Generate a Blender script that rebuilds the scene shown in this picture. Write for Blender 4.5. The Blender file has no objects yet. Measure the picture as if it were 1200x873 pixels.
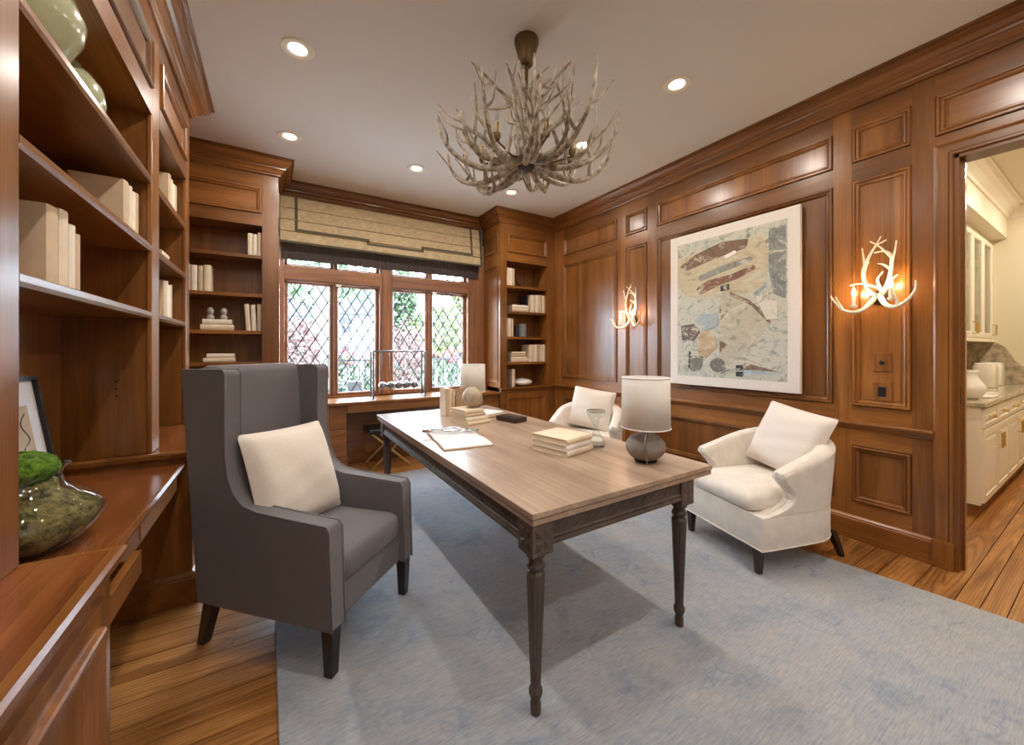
import bpy, bmesh, math, random
from mathutils import Vector, Matrix
random.seed(7)
SC = bpy.context.scene
COL = SC.collection
R = math.radians
# ------------------------------------------------------------------ camera
CAM_H = 1.33
cd = bpy.data.cameras.new('camera'); cam = bpy.data.objects.new('camera', cd); COL.objects.link(cam)
cam.location = (0, 0, CAM_H); cam.rotation_euler = (R(90), 0, -math.atan(278 / 450))
cd.sensor_fit = 'HORIZONTAL'; cd.sensor_width = 36; cd.lens = 36 * 450 / 1200; cd.shift_y = -27.5 / 1200
cd.clip_start = .05; cd.clip_end = 300
SC.camera = cam
# ------------------------------------------------------------------ world
W = bpy.data.worlds.new('sky'); SC.world = W; W.use_nodes = True
bg = W.node_tree.nodes['Background']; bg.inputs[0].default_value = (.68, .84, 1, 1); bg.inputs[1].default_value = 20
# ------------------------------------------------------------------ sun (stands behind the house, lights the garden only)
sl = bpy.data.lights.new('sun', 'SUN'); sl.energy = 9; sl.angle = R(1); sl.color = (1, .95, .88); sun = bpy.data.objects.new('sun', sl); COL.objects.link(sun); sun.rotation_euler = (R(38), 0, R(-18))
# ------------------------------------------------------------------ exposure
VS = SC.view_settings
VS.view_transform = 'Standard'; VS.look = 'None'; VS.gamma = 1; VS.use_curve_mapping = False; VS.exposure = .85
SC.cycles.max_bounces = 10; SC.cycles.diffuse_bounces = 6; SC.cycles.glossy_bounces = 4
SC.cycles.transmission_bounces = 8; SC.cycles.transparent_max_bounces = 24
SC.cycles.caustics_reflective = False; SC.cycles.caustics_refractive = False
SC.cycles.sample_clamp_indirect = 6
CAN_POWER, SCONCE_POWER, PANTRY_POWER = 6.5, 9, 10

# ------------------------------------------------------------------ materials
def lin(c): return tuple((v / 255 / 12.92) if v / 255 <= .04045 else ((v / 255 + .055) / 1.055) ** 2.4 for v in c) + (1,)
def mat(name):
    m = bpy.data.materials.new(name); m.use_nodes = True
    nt = m.node_tree; return m, nt, nt.nodes['Principled BSDF']
def nd(nt, t, **kw):
    n = nt.nodes.new(t)
    for k, v in kw.items():
        if k in n.inputs: n.inputs[k].default_value = v
        else: setattr(n, k, v)
    return n
def ramp(nt, stops):
    n = nt.nodes.new('ShaderNodeValToRGB'); e = n.color_ramp.elements
    while len(e) < len(stops): e.new(.5)
    for i, (p, c) in enumerate(stops): e[i].position = p; e[i].color = c
    return n
def coords(nt, scale, kind='Object', rand=7.0):
    if kind == 'World': src = nt.nodes.new('ShaderNodeNewGeometry').outputs['Position']
    else: src = nt.nodes.new('ShaderNodeTexCoord').outputs[kind]
    oi = nt.nodes.new('ShaderNodeObjectInfo')
    mul = nd(nt, 'ShaderNodeMath', operation='MULTIPLY'); mul.inputs[1].default_value = rand
    nt.links.new(oi.outputs['Random'], mul.inputs[0])
    add = nd(nt, 'ShaderNodeVectorMath', operation='ADD')
    nt.links.new(src, add.inputs[0]); nt.links.new(mul.outputs[0], add.inputs[1])
    mp = nt.nodes.new('ShaderNodeMapping'); mp.inputs['Scale'].default_value = scale
    nt.links.new(add.outputs[0], mp.inputs[0]); return mp.outputs[0], oi
def bump(nt, b, h, s, d=.002):
    n = nd(nt, 'ShaderNodeBump', Strength=s, Distance=d); nt.links.new(h, n.inputs['Height']); nt.links.new(n.outputs[0], b.inputs['Normal'])
def wood(name, axis, dark, light, rough=.3, coat=.25, fine=1.0, kind='Object', var=.25, figure=1.0, cath=0):
    m, nt, b = mat(name); L = nt.links.new
    s = [7 * figure] * 3; s['xyz'.index(axis)] = .45 * figure
    v, oi = coords(nt, s, kind)
    n1 = nd(nt, 'ShaderNodeTexNoise', Scale=1.6, Detail=5, Roughness=.6, Distortion=.7); L(v, n1.inputs['Vector'])
    s2 = [130 * fine] * 3; s2['xyz'.index(axis)] = 3
    v2, _ = coords(nt, s2, kind)
    n2 = nd(nt, 'ShaderNodeTexNoise', Scale=1, Detail=3, Roughness=.6); L(v2, n2.inputs['Vector'])
    v3, _ = coords(nt, (1.6, 1.6, 1.6), kind)
    n3 = nd(nt, 'ShaderNodeTexNoise', Scale=1.5, Detail=3); L(v3, n3.inputs['Vector'])
    r = ramp(nt, [(.25, lin(dark)), (.75, lin(light))]); L(n1.outputs['Fac'], r.inputs[0])
    mx = nd(nt, 'ShaderNodeMix', data_type='RGBA', blend_type='MULTIPLY'); mx.inputs[0].default_value = .55
    r2 = ramp(nt, [(.3, (.62, .6, .58, 1)), (.62, (1.08, 1.08, 1.08, 1))]); L(n2.outputs['Fac'], r2.inputs[0])
    L(r.outputs[0], mx.inputs[6]); L(r2.outputs[0], mx.inputs[7])
    mx2 = nd(nt, 'ShaderNodeMix', data_type='RGBA', blend_type='MULTIPLY'); mx2.inputs[0].default_value = .6
    r3 = ramp(nt, [(.3, (.72, .7, .68, 1)), (.7, (1.15, 1.12, 1.1, 1))]); L(n3.outputs['Fac'], r3.inputs[0])
    L(mx.outputs[2], mx2.inputs[6]); L(r3.outputs[0], mx2.inputs[7])
    if cath:
        v4, _ = coords(nt, (1.5, 2.0, 0), 'Object', .45)
        wv = nd(nt, 'ShaderNodeTexWave', wave_type='RINGS', rings_direction='Z', Scale=1.2, Distortion=3.5, Detail=3); wv.inputs['Detail Scale'].default_value = 1.6; L(v4, wv.inputs['Vector'])
        r4 = ramp(nt, [(.1, (.55, .48, .42, 1)), (.5, (1.05, 1.05, 1.05, 1))]); L(wv.outputs['Fac'], r4.inputs[0])
        m4 = nd(nt, 'ShaderNodeMix', data_type='RGBA', blend_type='MULTIPLY'); m4.inputs[0].default_value = cath; L(mx2.outputs[2], m4.inputs[6]); L(r4.outputs[0], m4.inputs[7]); mx2 = m4
    hs = nd(nt, 'ShaderNodeHueSaturation'); mr = nd(nt, 'ShaderNodeMapRange'); mr.inputs[3].default_value = 1 - var; mr.inputs[4].default_value = 1 + var
    L(oi.outputs['Random'], mr.inputs[0]); L(mr.outputs[0], hs.inputs['Value']); L(mx2.outputs[2], hs.inputs['Color'])
    L(hs.outputs[0], b.inputs['Base Color'])
    b.inputs['Roughness'].default_value = rough; b.inputs['Coat Weight'].default_value = coat; b.inputs['Coat Roughness'].default_value = .2
    bump(nt, b, n2.outputs['Fac'], .12, .001)
    return m
def plain(name, col, rough=.5, metal=0, noise=0, nscale=20, bmp=0, bscale=200, coat=0, sheen=0, trans=0, ior=1.45, alpha=1, sub=0):
    m, nt, b = mat(name); L = nt.links.new
    b.inputs['Roughness'].default_value = rough; b.inputs['Metallic'].default_value = metal; b.inputs['Coat Weight'].default_value = coat
    b.inputs['Sheen Weight'].default_value = sheen; b.inputs['Transmission Weight'].default_value = trans; b.inputs['IOR'].default_value = ior
    c = lin(col); b.inputs['Base Color'].default_value = c
    if noise:
        v, _ = coords(nt, (1, 1, 1)); n = nd(nt, 'ShaderNodeTexNoise', Scale=nscale, Detail=5); L(v, n.inputs['Vector'])
        r = ramp(nt, [(.3, tuple(x * (1 - noise) for x in c[:3]) + (1,)), (.7, tuple(min(1, x * (1 + noise)) for x in c[:3]) + (1,))])
        L(n.outputs['Fac'], r.inputs[0]); L(r.outputs[0], b.inputs['Base Color'])
    if bmp:
        v, _ = coords(nt, (1, 1, 1)); n = nd(nt, 'ShaderNodeTexNoise', Scale=bscale, Detail=3); L(v, n.inputs['Vector']); bump(nt, b, n.outputs['Fac'], bmp)
    return m
def glow(name, col, st):
    m, nt, b = mat(name); b.inputs['Base Color'].default_value = lin(col)
    b.inputs['Emission Color'].default_value = lin(col); b.inputs['Emission Strength'].default_value = st; return m
def thin_glass(name, tint=(1, 1, 1), refl=.06):
    m = bpy.data.materials.new(name); m.use_nodes = True; nt = m.node_tree; nt.nodes.clear(); L = nt.links.new
    t = nd(nt, 'ShaderNodeBsdfTransparent'); t.inputs[0].default_value = tint + (1,)
    g = nd(nt, 'ShaderNodeBsdfGlossy', Roughness=.02); lw = nd(nt, 'ShaderNodeLayerWeight', Blend=.5)
    pw = nd(nt, 'ShaderNodeMath', operation='POWER'); pw.inputs[1].default_value = 4; L(lw.outputs['Facing'], pw.inputs[0])
    ma = nd(nt, 'ShaderNodeMath', operation='MULTIPLY_ADD'); ma.inputs[1].default_value = .6; ma.inputs[2].default_value = refl * .5; L(pw.outputs[0], ma.inputs[0])
    mx = nt.nodes.new('ShaderNodeMixShader'); o = nt.nodes.new('ShaderNodeOutputMaterial')
    L(ma.outputs[0], mx.inputs[0]); L(t.outputs[0], mx.inputs[1]); L(g.outputs[0], mx.inputs[2]); L(mx.outputs[0], o.inputs[0]); return m
WD, WL_ = (106, 63, 25), (160, 104, 48)
M = dict(
    wz=wood('wood_upright_grain', 'z', WD, WL_), wx=wood('wood_cross_grain', 'x', WD, WL_), wy=wood('wood_long_grain', 'y', WD, WL_),
    desk=wood('desktop_wood', 'y', (104, 55, 25), (164, 98, 52), rough=.22, coat=.5),
    winw=wood('window_frame_wood', 'z', (112, 68, 42), (176, 122, 84), rough=.4),
    winx=wood('window_rail_wood', 'x', (112, 68, 42), (176, 122, 84), rough=.4),
    oak=wood('oak_plank', 'x', (120, 70, 28), (206, 148, 84), rough=.32, coat=.2, fine=.8, kind='World', var=.14, figure=1.3, cath=.6),
    ttop=wood('limed_tabletop_wood', 'y', (146, 122, 102), (196, 172, 150), rough=.34, coat=.25, var=.05),
    tleg=wood('weathered_table_leg_wood', 'z', (54, 43, 37), (100, 86, 76), rough=.5, coat=.0, var=.05),
    plaster=plain('ceiling_plaster', (222, 219, 216), .9), dark=plain('dark_floor_joint', (40, 24, 14), .8),  # dark brown floor base that shows in the plank joints
    white=plain('white_paint', (236, 228, 212), .45), pwall=plain('pantry_wall_paint', (226, 218, 196), .8),
    grey=plain('charcoal_linen', (106, 101, 103), .85, noise=.14, nscale=380, bmp=.35, bscale=900, sheen=.2),
    velvet=plain('cream_velvet', (224, 216, 206), .8, noise=.07, nscale=14, bmp=.15, bscale=500, sheen=.4),
    linen=plain('natural_linen', (224, 213, 202), .9, noise=.06, nscale=200, bmp=.3, bscale=600, sheen=.2),
    ebony=plain('black_stained_wood', (30, 26, 26), .35, coat=.2), espresso=plain('dark_brown_wood', (58, 44, 38), .4),
    bronze=plain('aged_bronze', (112, 92, 62), .4, metal=.7), brass=plain('brass', (206, 176, 112), .3, metal=1), steel=plain('brushed_steel', (150, 152, 156), .3, metal=1),
    iron=plain('black_iron', (38, 38, 40), .5, metal=.3), lead=plain('lead_came', (44, 44, 48), .6),
    pageM=plain('page_edges', (226, 216, 196), .9, noise=.08, nscale=300),
    cr1=plain('cream_cover', (226, 208, 182), .75, noise=.05), cr2=plain('beige_cover', (204, 180, 150), .75, noise=.06), cr3=plain('ivory_cover', (234, 222, 204), .75, noise=.05),
    cr4=plain('kraft_cover', (172, 142, 112), .8, noise=.08), greybook=plain('grey_linen_cover', (128, 130, 132), .8, noise=.06), darkbook=plain('navy_cover', (40, 40, 50), .6),
    paper=plain('white_paper', (240, 238, 236), .7), shade=None, glass=thin_glass('window_glass'), vglass=thin_glass('clear_glass', (.93, .96, .95), .16),
    stone=plain('grey_stone', (136, 128, 118), .75, noise=.22, nscale=14, bmp=.3, bscale=60), sphere=plain('mottled_wood_ball', (176, 160, 138), .6, noise=.25, nscale=18),
    ceramic=plain('white_ceramic', (240, 236, 228), .25, coat=.3), celadon=plain('celadon_glaze', (156, 156, 122), .2, coat=.6, noise=.12, nscale=6),
    granite=plain('granite', (180, 168, 146), .2, noise=.4, nscale=16, coat=.3), concrete=plain('figurine_stone', (176, 170, 164), .8, noise=.1),
    sand=plain('white_sand', (240, 236, 228), .9), rub=plain('dark_insert', (24, 24, 28), .4), chrome=plain('polished_chrome', (220, 222, 226), .1, metal=1),
    olive=plain('olive_ribbon', (82, 74, 56), .8), lawn=plain('lawn', (70, 92, 54), .9, noise=.3, nscale=2), road=plain('asphalt', (104, 104, 108), .9),
    stucco=plain('white_stucco', (118, 118, 122), .9), roof=plain('slate_roof', (58, 64, 74), .8, noise=.1), bark=plain('pale_bark', (110, 106, 102), .9, noise=.25, nscale=9, bmp=.6, bscale=30),
    leafg=plain('green_leaf', (60, 80, 50), .6), leafl=plain('lime_leaf', (92, 102, 58), .6), leafr=plain('russet_leaf', (84, 58, 54), .6), flower=plain('red_petal', (150, 50, 56), .6),
)
def shade_material():
    m, nt, b = mat('white_linen_shade'); b.inputs['Base Color'].default_value = lin((236, 232, 226)); b.inputs['Roughness'].default_value = .9
    L = nt.links.new; tr = nd(nt, 'ShaderNodeBsdfTranslucent'); tr.inputs[0].default_value = lin((236, 230, 220))
    mx = nt.nodes.new('ShaderNodeMixShader'); mx.inputs[0].default_value = .3
    o = nt.nodes['Material Output']; L(b.outputs[0], mx.inputs[1]); L(tr.outputs[0], mx.inputs[2]); L(mx.outputs[0], o.inputs[0]); return m
M['shade'] = shade_material()
def antler_material(name, dark, light):
    m, nt, b = mat(name); L = nt.links.new; v, _ = coords(nt, (1, 1, 1)); n = nd(nt, 'ShaderNodeTexNoise', Scale=26, Detail=5); L(v, n.inputs['Vector'])
    r = ramp(nt, [(.32, lin(dark)), (.66, lin(light))]); L(n.outputs['Fac'], r.inputs[0]); L(r.outputs[0], b.inputs['Base Color']); b.inputs['Roughness'].default_value = .5
    bump(nt, b, n.outputs['Fac'], .3, .002); return m
M['antler'] = antler_material('weathered_antler', (96, 80, 62), (190, 176, 154)); M['antlerw'] = antler_material('ivory_antler', (222, 206, 180), (244, 234, 214))
def rug_material():
    m, nt, b = mat('rug_pile'); L = nt.links.new
    v, _ = coords(nt, (1, 1, 1), 'World', 0)
    n1 = nd(nt, 'ShaderNodeTexNoise', Scale=3.4, Detail=10, Roughness=.8, Distortion=.4); L(v, n1.inputs['Vector'])
    r1 = ramp(nt, [(.3, lin((122, 138, 156))), (.46, lin((154, 160, 168))), (.58, lin((166, 166, 168))), (.74, lin((176, 170, 162)))]); L(n1.outputs['Fac'], r1.inputs[0])
    v2, _ = coords(nt, (16, 190, 16), 'World', 0); n2 = nd(nt, 'ShaderNodeTexNoise', Scale=1, Detail=4, Roughness=.7); L(v2, n2.inputs['Vector'])
    r2 = ramp(nt, [(.3, (.62, .66, .72, 1)), (.68, (1.16, 1.14, 1.12, 1))]); L(n2.outputs['Fac'], r2.inputs[0])
    mx = nd(nt, 'ShaderNodeMix', data_type='RGBA', blend_type='MULTIPLY'); mx.inputs[0].default_value = .8; L(r1.outputs[0], mx.inputs[6]); L(r2.outputs[0], mx.inputs[7])
    # faded blue floral traces
    vo = nd(nt, 'ShaderNodeTexVoronoi', Scale=4.2, feature='DISTANCE_TO_EDGE'); v3, _ = coords(nt, (1, 1, 1), 'World', 0)
    nw = nd(nt, 'ShaderNodeTexNoise', Scale=5, Detail=2); L(v3, nw.inputs['Vector'])
    ad = nd(nt, 'ShaderNodeMix', data_type='RGBA'); ad.inputs[0].default_value = .35; L(v3, ad.inputs[6]); L(nw.outputs['Color'], ad.inputs[7]); L(ad.outputs[2], vo.inputs['Vector'])
    r3 = ramp(nt, [(.0, (1, 1, 1, 1)), (.035, (0, 0, 0, 1))]); L(vo.outputs['Distance'], r3.inputs[0])
    n4 = nd(nt, 'ShaderNodeTexNoise', Scale=3.1, Detail=4); L(v3, n4.inputs['Vector']); r4 = ramp(nt, [(.5, (0, 0, 0, 1)), (.64, (.5, .5, .5, 1))]); L(n4.outputs['Fac'], r4.inputs[0])
    ml = nd(nt, 'ShaderNodeMath', operation='MULTIPLY'); L(r3.outputs[0], ml.inputs[0]); L(r4.outputs[0], ml.inputs[1])
    m2 = nd(nt, 'ShaderNodeMix', data_type='RGBA'); L(ml.outputs[0], m2.inputs[0]); L(mx.outputs[2], m2.inputs[6]); m2.inputs[7].default_value = lin((88, 116, 146))
    L(m2.outputs[2], b.inputs['Base Color']); b.inputs['Roughness'].default_value = .95; b.inputs['Sheen Weight'].default_value = .3
    bump(nt, b, n2.outputs['Fac'], .5, .004); return m
M['rug'] = rug_material()
def fabric_shade():
    m, nt, b = mat('roman_shade_linen'); L = nt.links.new; v, _ = coords(nt, (16, 16, 30)); n = nd(nt, 'ShaderNodeTexNoise', Scale=1.2, Detail=6); L(v, n.inputs['Vector'])
    r = ramp(nt, [(.3, lin((164, 142, 108))), (.7, lin((190, 168, 132)))]); L(n.outputs['Fac'], r.inputs[0]); L(r.outputs[0], b.inputs['Base Color']); b.inputs['Roughness'].default_value = .8; b.inputs['Sheen Weight'].default_value = .2; return m
M['roman'] = fabric_shade()
def moss_material(name, a, c2, sc=38):
    m, nt, b = mat(name); L = nt.links.new; v, _ = coords(nt, (1, 1, 1)); n = nd(nt, 'ShaderNodeTexNoise', Scale=sc, Detail=6, Roughness=.8); L(v, n.inputs['Vector'])
    r = ramp(nt, [(.4, lin(a)), (.6, lin(c2))]); L(n.outputs['Fac'], r.inputs[0]); L(r.outputs[0], b.inputs['Base Color']); b.inputs['Roughness'].default_value = .95; bump(nt, b, n.outputs['Fac'], 1, .02); return m
M['moss'] = moss_material('bright_moss', (52, 96, 10), (128, 172, 40)); M['moss2'] = moss_material('dull_moss', (58, 56, 22), (160, 146, 84), 26)
def canvas_material():
    m, nt, b = mat('painted_canvas'); L = nt.links.new; v, _ = coords(nt, (1, 1.0, 1.6)); n = nd(nt, 'ShaderNodeTexNoise', Scale=4.5, Detail=10, Roughness=.78, Distortion=1.2); L(v, n.inputs['Vector'])
    r = ramp(nt, [(.32, lin((98, 90, 84))), (.42, lin((154, 150, 138))), (.5, lin((200, 194, 174))), (.56, lin((180, 180, 166))), (.66, lin((120, 126, 124)))]); L(n.outputs['Fac'], r.inputs[0])
    L(r.outputs[0], b.inputs['Base Color']); b.inputs['Roughness'].default_value = .6; return m
M['canvas'] = canvas_material()
def paint(name, col, k=.3):
    m, nt, b = mat(name); L = nt.links.new; v, _ = coords(nt, (1, 1, 1.5)); n = nd(nt, 'ShaderNodeTexNoise', Scale=7, Detail=9, Roughness=.78, Distortion=.8); L(v, n.inputs['Vector'])
    c = lin(col); r = ramp(nt, [(.38, tuple(x * .6 for x in c[:3]) + (1,)), (.47, c), (.53, c), (.6, lin((198, 190, 168)))]); L(n.outputs['Fac'], r.inputs[0])
    L(r.outputs[0], b.inputs['Base Color']); b.inputs['Roughness'].default_value = .6; return m

# ------------------------------------------------------------------ mesh helpers
class MB:
    def __init__(s): s.v = []; s.f = []
    def add(s, vs, fs):
        n = len(s.v); s.v += [tuple(p) for p in vs]; s.f += [tuple(i + n for i in f) for f in fs]; return s
    def box(s, x0, x1, y0, y1, z0, z1):
        x0, x1 = min(x0, x1), max(x0, x1); y0, y1 = min(y0, y1), max(y0, y1); z0, z1 = min(z0, z1), max(z0, z1)
        return s.add([(x, y, z) for z in (z0, z1) for x, y in ((x0, y0), (x1, y0), (x1, y1), (x0, y1))],
                     [(3, 2, 1, 0), (4, 5, 6, 7), (0, 1, 5, 4), (1, 2, 6, 5), (2, 3, 7, 6), (3, 0, 4, 7)])
    def rings(s, rs, cap0=True, cap1=True, closed=True):
        n = len(rs[0]); vs = [p for r in rs for p in r]; fs = []
        for i in range(len(rs) - 1):
            for j in range(n if closed else n - 1):
                k = (j + 1) % n; fs.append((i * n + j, i * n + k, (i + 1) * n + k, (i + 1) * n + j))
        if cap0: fs.append(tuple(range(n))[::-1])
        if cap1: fs.append(tuple((len(rs) - 1) * n + j for j in range(n)))
        return s.add(vs, fs)
    def lathe(s, prof, c=(0, 0, 0), seg=24, flute=0, fl_range=None, cap0=True, cap1=True):
        rs = []
        for r, z in prof:
            ring = []
            for j in range(seg):
                a = 2 * math.pi * j / seg; rr = r
                if flute and fl_range[0] <= z <= fl_range[1]: rr = r * (1 - .1 * (.5 + .5 * math.cos(flute * a)))
                ring.append((c[0] + rr * math.cos(a), c[1] + rr * math.sin(a), c[2] + z))
            rs.append(ring)
        return s.rings(rs, cap0, cap1)
    def tube(s, pts, rad, seg=8, cap=True):
        pts = [Vector(p) for p in pts]; n = len(pts)
        if not isinstance(rad, (list, tuple)): rad = [rad] * n
        rs = []; t0 = (pts[1] - pts[0]).normalized(); up = Vector((0, 0, 1)) if abs(t0.z) < .9 else Vector((1, 0, 0)); nx = t0.cross(up).normalized()
        for i, p in enumerate(pts):
            t = (pts[min(i + 1, n - 1)] - pts[max(i - 1, 0)])
            t = t.normalized() if t.length > 1e-9 else t0
            nx = (nx - t * nx.dot(t)); nx = nx.normalized() if nx.length > 1e-6 else t.orthogonal().normalized(); b = t.cross(nx)
            rs.append([p + (nx * math.cos(2 * math.pi * j / seg) + b * math.sin(2 * math.pi * j / seg)) * rad[i] for j in range(seg)])
        return s.rings(rs, cap, cap)
    def sphere(s, c, r, seg=20, rg=12, sc=(1, 1, 1)):
        rs = []
        for i in range(rg + 1):
            ph = math.pi * i / rg; q = max(math.sin(ph), 1e-3)
            rs.append([(c[0] + r * sc[0] * q * math.cos(2 * math.pi * j / seg), c[1] + r * sc[1] * q * math.sin(2 * math.pi * j / seg), c[2] - r * sc[2] * math.cos(ph)) for j in range(seg)])
        return s.rings(rs)
    def prism(s, poly, fn, h0, h1):
        return s.rings([[fn(a, b, h0) for a, b in poly], [fn(a, b, h1) for a, b in poly]])
    def loft(s, rect, prof, fn, cap=True):
        a0, a1, b0, b1 = rect
        return s.rings([[fn(a0 + t, b0 + t, h), fn(a1 - t, b0 + t, h), fn(a1 - t, b1 - t, h), fn(a0 + t, b1 - t, h)] for t, h in prof], False, cap)
    def sweep(s, path, prof, side=1, closed=False, cap=True):
        n = len(path); P = [Vector(p) for p in path]; rs = []
        for i in range(n):
            def nrm(a, b): d = (P[b] - P[a]).normalized(); return Vector((-d.y, d.x)) * side
            ns = []
            if closed or i > 0: ns.append(nrm((i - 1) % n, i))
            if closed or i < n - 1: ns.append(nrm(i, (i + 1) % n))
            m = ns[0] if len(ns) == 1 else (ns[0] + ns[1]) / (1 + ns[0].dot(ns[1]))
            rs.append([(P[i].x + m.x * o, P[i].y + m.y * o, z) for o, z in prof])
        if closed: rs.append(rs[0])
        return s.rings(rs, cap and not closed, cap and not closed)
WLOC = {}
def finish(o, bevel=0, smooth=False, sub=0, seg=2):
    if bevel:
        b = o.modifiers.new('bevel', 'BEVEL'); b.width = bevel; b.segments = seg; b.limit_method = 'ANGLE'; b.angle_limit = R(35)
    if sub: m = o.modifiers.new('subdivision', 'SUBSURF'); m.levels = sub; m.render_levels = sub
    return o
def build(mb, name, m, parent=None, bevel=0, smooth=False, sub=0, seg=2, label=None):
    if parent is not None: org = WLOC[parent]
    else:
        xs, ys, zs = zip(*mb.v); org = Vector(((min(xs) + max(xs)) / 2, (min(ys) + max(ys)) / 2, min(zs)))
    me = bpy.data.meshes.new(name); me.from_pydata([tuple(Vector(p) - org) for p in mb.v], [], mb.f)
    bm = bmesh.new(); bm.from_mesh(me); bmesh.ops.recalc_face_normals(bm, faces=bm.faces); bm.to_mesh(me); bm.free()
    for p in me.polygons: p.use_smooth = bool(smooth)
    if smooth and smooth != 'all':
        try: me.set_sharp_from_angle(angle=R(38))
        except Exception: pass
    me.materials.append(M[m] if isinstance(m, str) else m)
    o = bpy.data.objects.new(name, me); COL.objects.link(o)
    if parent is not None: o.parent = parent
    else: o.location = org
    WLOC[o] = org
    if label: o['label'] = label
    return finish(o, bevel, smooth, sub, seg)
def tag(o, label, cat, group=None):
    o['label'] = label; o['category'] = cat
    if group: o['group'] = group
    return o
def structure(o): o['kind'] = 'structure'; return o
def T(name, label, cat, loc=(0, 0, 0), rz=0, group=None, local=False, rot=None):
    o = bpy.data.objects.new(name, None); COL.objects.link(o); o.location = loc
    o.rotation_euler = rot if rot else (0, 0, rz); o.empty_display_size = .1
    WLOC[o] = Vector((0, 0, 0)) if local else Vector(loc)
    return tag(o, label, cat, group)
def copy_tree(o, parent=None):
    c = o.copy(); COL.objects.link(c); c.parent = parent
    for ch in list(o.children): copy_tree(ch, c)
    return c
def smoothpath(pts, n=5):
    P = [Vector(p) for p in pts]; out = []
    for i in range(len(P) - 1):
        p0, p1, p2, p3 = P[max(i - 1, 0)], P[i], P[i + 1], P[min(i + 2, len(P) - 1)]
        for k in range(n):
            t = k / n; out.append(.5 * ((2 * p1) + (p2 - p0) * t + (2 * p0 - 5 * p1 + 4 * p2 - p3) * t * t + (3 * p1 - p0 - 3 * p2 + p3) * t ** 3))
    out.append(P[-1]); return out
def lamp(name, kind, loc, energy, col, parent=None, size=.1, rot=None, **kw):
    l = bpy.data.lights.new(name, kind); l.energy = energy; l.color = col
    if kind == 'AREA': l.shape = 'DISK'; l.size = size
    elif hasattr(l, 'shadow_soft_size'): l.shadow_soft_size = size
    o = bpy.data.objects.new(name, l); COL.objects.link(o)
    if parent is not None: o.parent = parent; o.location = Vector(loc) - WLOC[parent]
    else: o.location = loc
    if rot: o.rotation_euler = rot
    return o

# ------------------------------------------------------------------ dimensions (metres)
XR, XL, YB, YW, YN, ZC = 3.47, -.88, 4.434, 4.95, -1.9, 3.175
Z_UP = (2.635, 2.89); Z_MAIN = (.93, 2.51); Z_LOW = (.26, .655)
MOULD = [(0, -.002), (.002, -.009), (.005, -.009), (.006, .012), (.010, .016), (.017, .016), (.022, .008), (.024, .003), (.027, .003), (.029, .008), (.035, .006), (.042, -.003), (.045, -.0118), (.052, -.0118), (.054, -.009)]
def onR(a, b, h): return (XR - h, a, b)
def panel(name, rect, fn, parent, m='wz', prof=MOULD):
    return build(MB().loft(rect, prof, fn), name, m, parent)
CROWN = [(0, 3.02), (.014, 3.02), (.02, 3.028), (.02, 3.04), (.03, 3.046), (.036, 3.062), (.052, 3.078), (.06, 3.08), (.062, 3.094), (.078, 3.1), (.1, 3.12), (.112, 3.145), (.116, 3.15), (.116, 3.158), (.132, 3.162), (.134, ZC), (0, ZC)]

# ------------------------------------------------------------------ floor of oak planks
fl = structure(build(MB().box(XL - .2, 7.5, YN - .1, YW + .1, -.12, -.021), 'floor', 'dark'))
unit = bpy.data.meshes.new('plank'); mbp = MB().box(-.5, .5, -.5, .5, -1, 0); unit.from_pydata(mbp.v, [], mbp.f); unit.materials.append(M['oak'])
y = YN
while y < YW:
    w = random.choice((.085, .105, .13, .15)); x = XL - .1 - random.uniform(0, 1.2)
    while x < 7.5:
        ln = random.uniform(1.5, 3.0); x0, x1 = max(x, XL - .1), min(x + ln, 7.5)
        if x1 - x0 > .05 and not (x0 > 3.65 and y > 1.25) and not (x0 > 3.65 and y < -1.1):
            o = bpy.data.objects.new('plank', unit); COL.objects.link(o); o.parent = fl
            o.location = Vector(((x0 + x1) / 2, y + w / 2, -random.uniform(0, .0006))) - WLOC[fl]; o.scale = (x1 - x0 - .0022, w - .0042, .02)
        x += ln
    y += w
# ------------------------------------------------------------------ ceiling and hidden shell
structure(build(MB().box(XL - .2, XR + .15, YN - .1, YW + .15, ZC, ZC + .1), 'ceiling', 'plaster'))
wl = structure(build(MB().box(XL - .12, XL, YN, YW + .15, 0, ZC), 'wall_left', 'wz'))
wb = structure(build(MB().box(XL - .12, XR + .13, YN - .1, YN, 0, ZC), 'wall_back', 'plaster'))
structure(build(MB().sweep([(XR, YN), (XL, YN)], CROWN, -1), 'trim_1', 'wx'))
# ------------------------------------------------------------------ right wall
D0, D1, DZ = -.45, .5625, 2.49
bx = MB().box(XR + .014, XR + .13, D1, YW + .15, 0, ZC); bx.box(XR + .014, XR + .13, YN, D0, 0, ZC); bx.box(XR + .014, XR + .13, D0, D1, DZ, ZC)
wr = structure(build(bx, 'wall_right', 'wz'))
cols = [('A', 3.228, 4.226), ('B', 2.80, 3.103), ('C', 1.152, 2.675), ('D', .745, 1.047), ('E', -1.75, -.72)]
for a, b in ((4.226, YW), (3.103, 3.228), (2.675, 2.80), (1.047, 1.152), (.644, .745), (-.72, -.57), (YN, -1.75)):
    build(MB().box(XR, XR + .013, a, b, .02, 3.1), 'stile', 'wz', wr)
for n, a, b in cols:
    for z0, z1 in ((.02, Z_LOW[0]), (Z_LOW[1], Z_MAIN[0]), (Z_MAIN[1], Z_UP[0]), (Z_UP[1], 3.1)):
        build(MB().box(XR + .0005, XR + .013, a, b, z0, z1), 'rail', 'wy', wr)
    for z0, z1 in (Z_LOW, Z_MAIN, Z_UP):
        panel('panel', (a, b, z0, z1), onR, wr)
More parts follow.
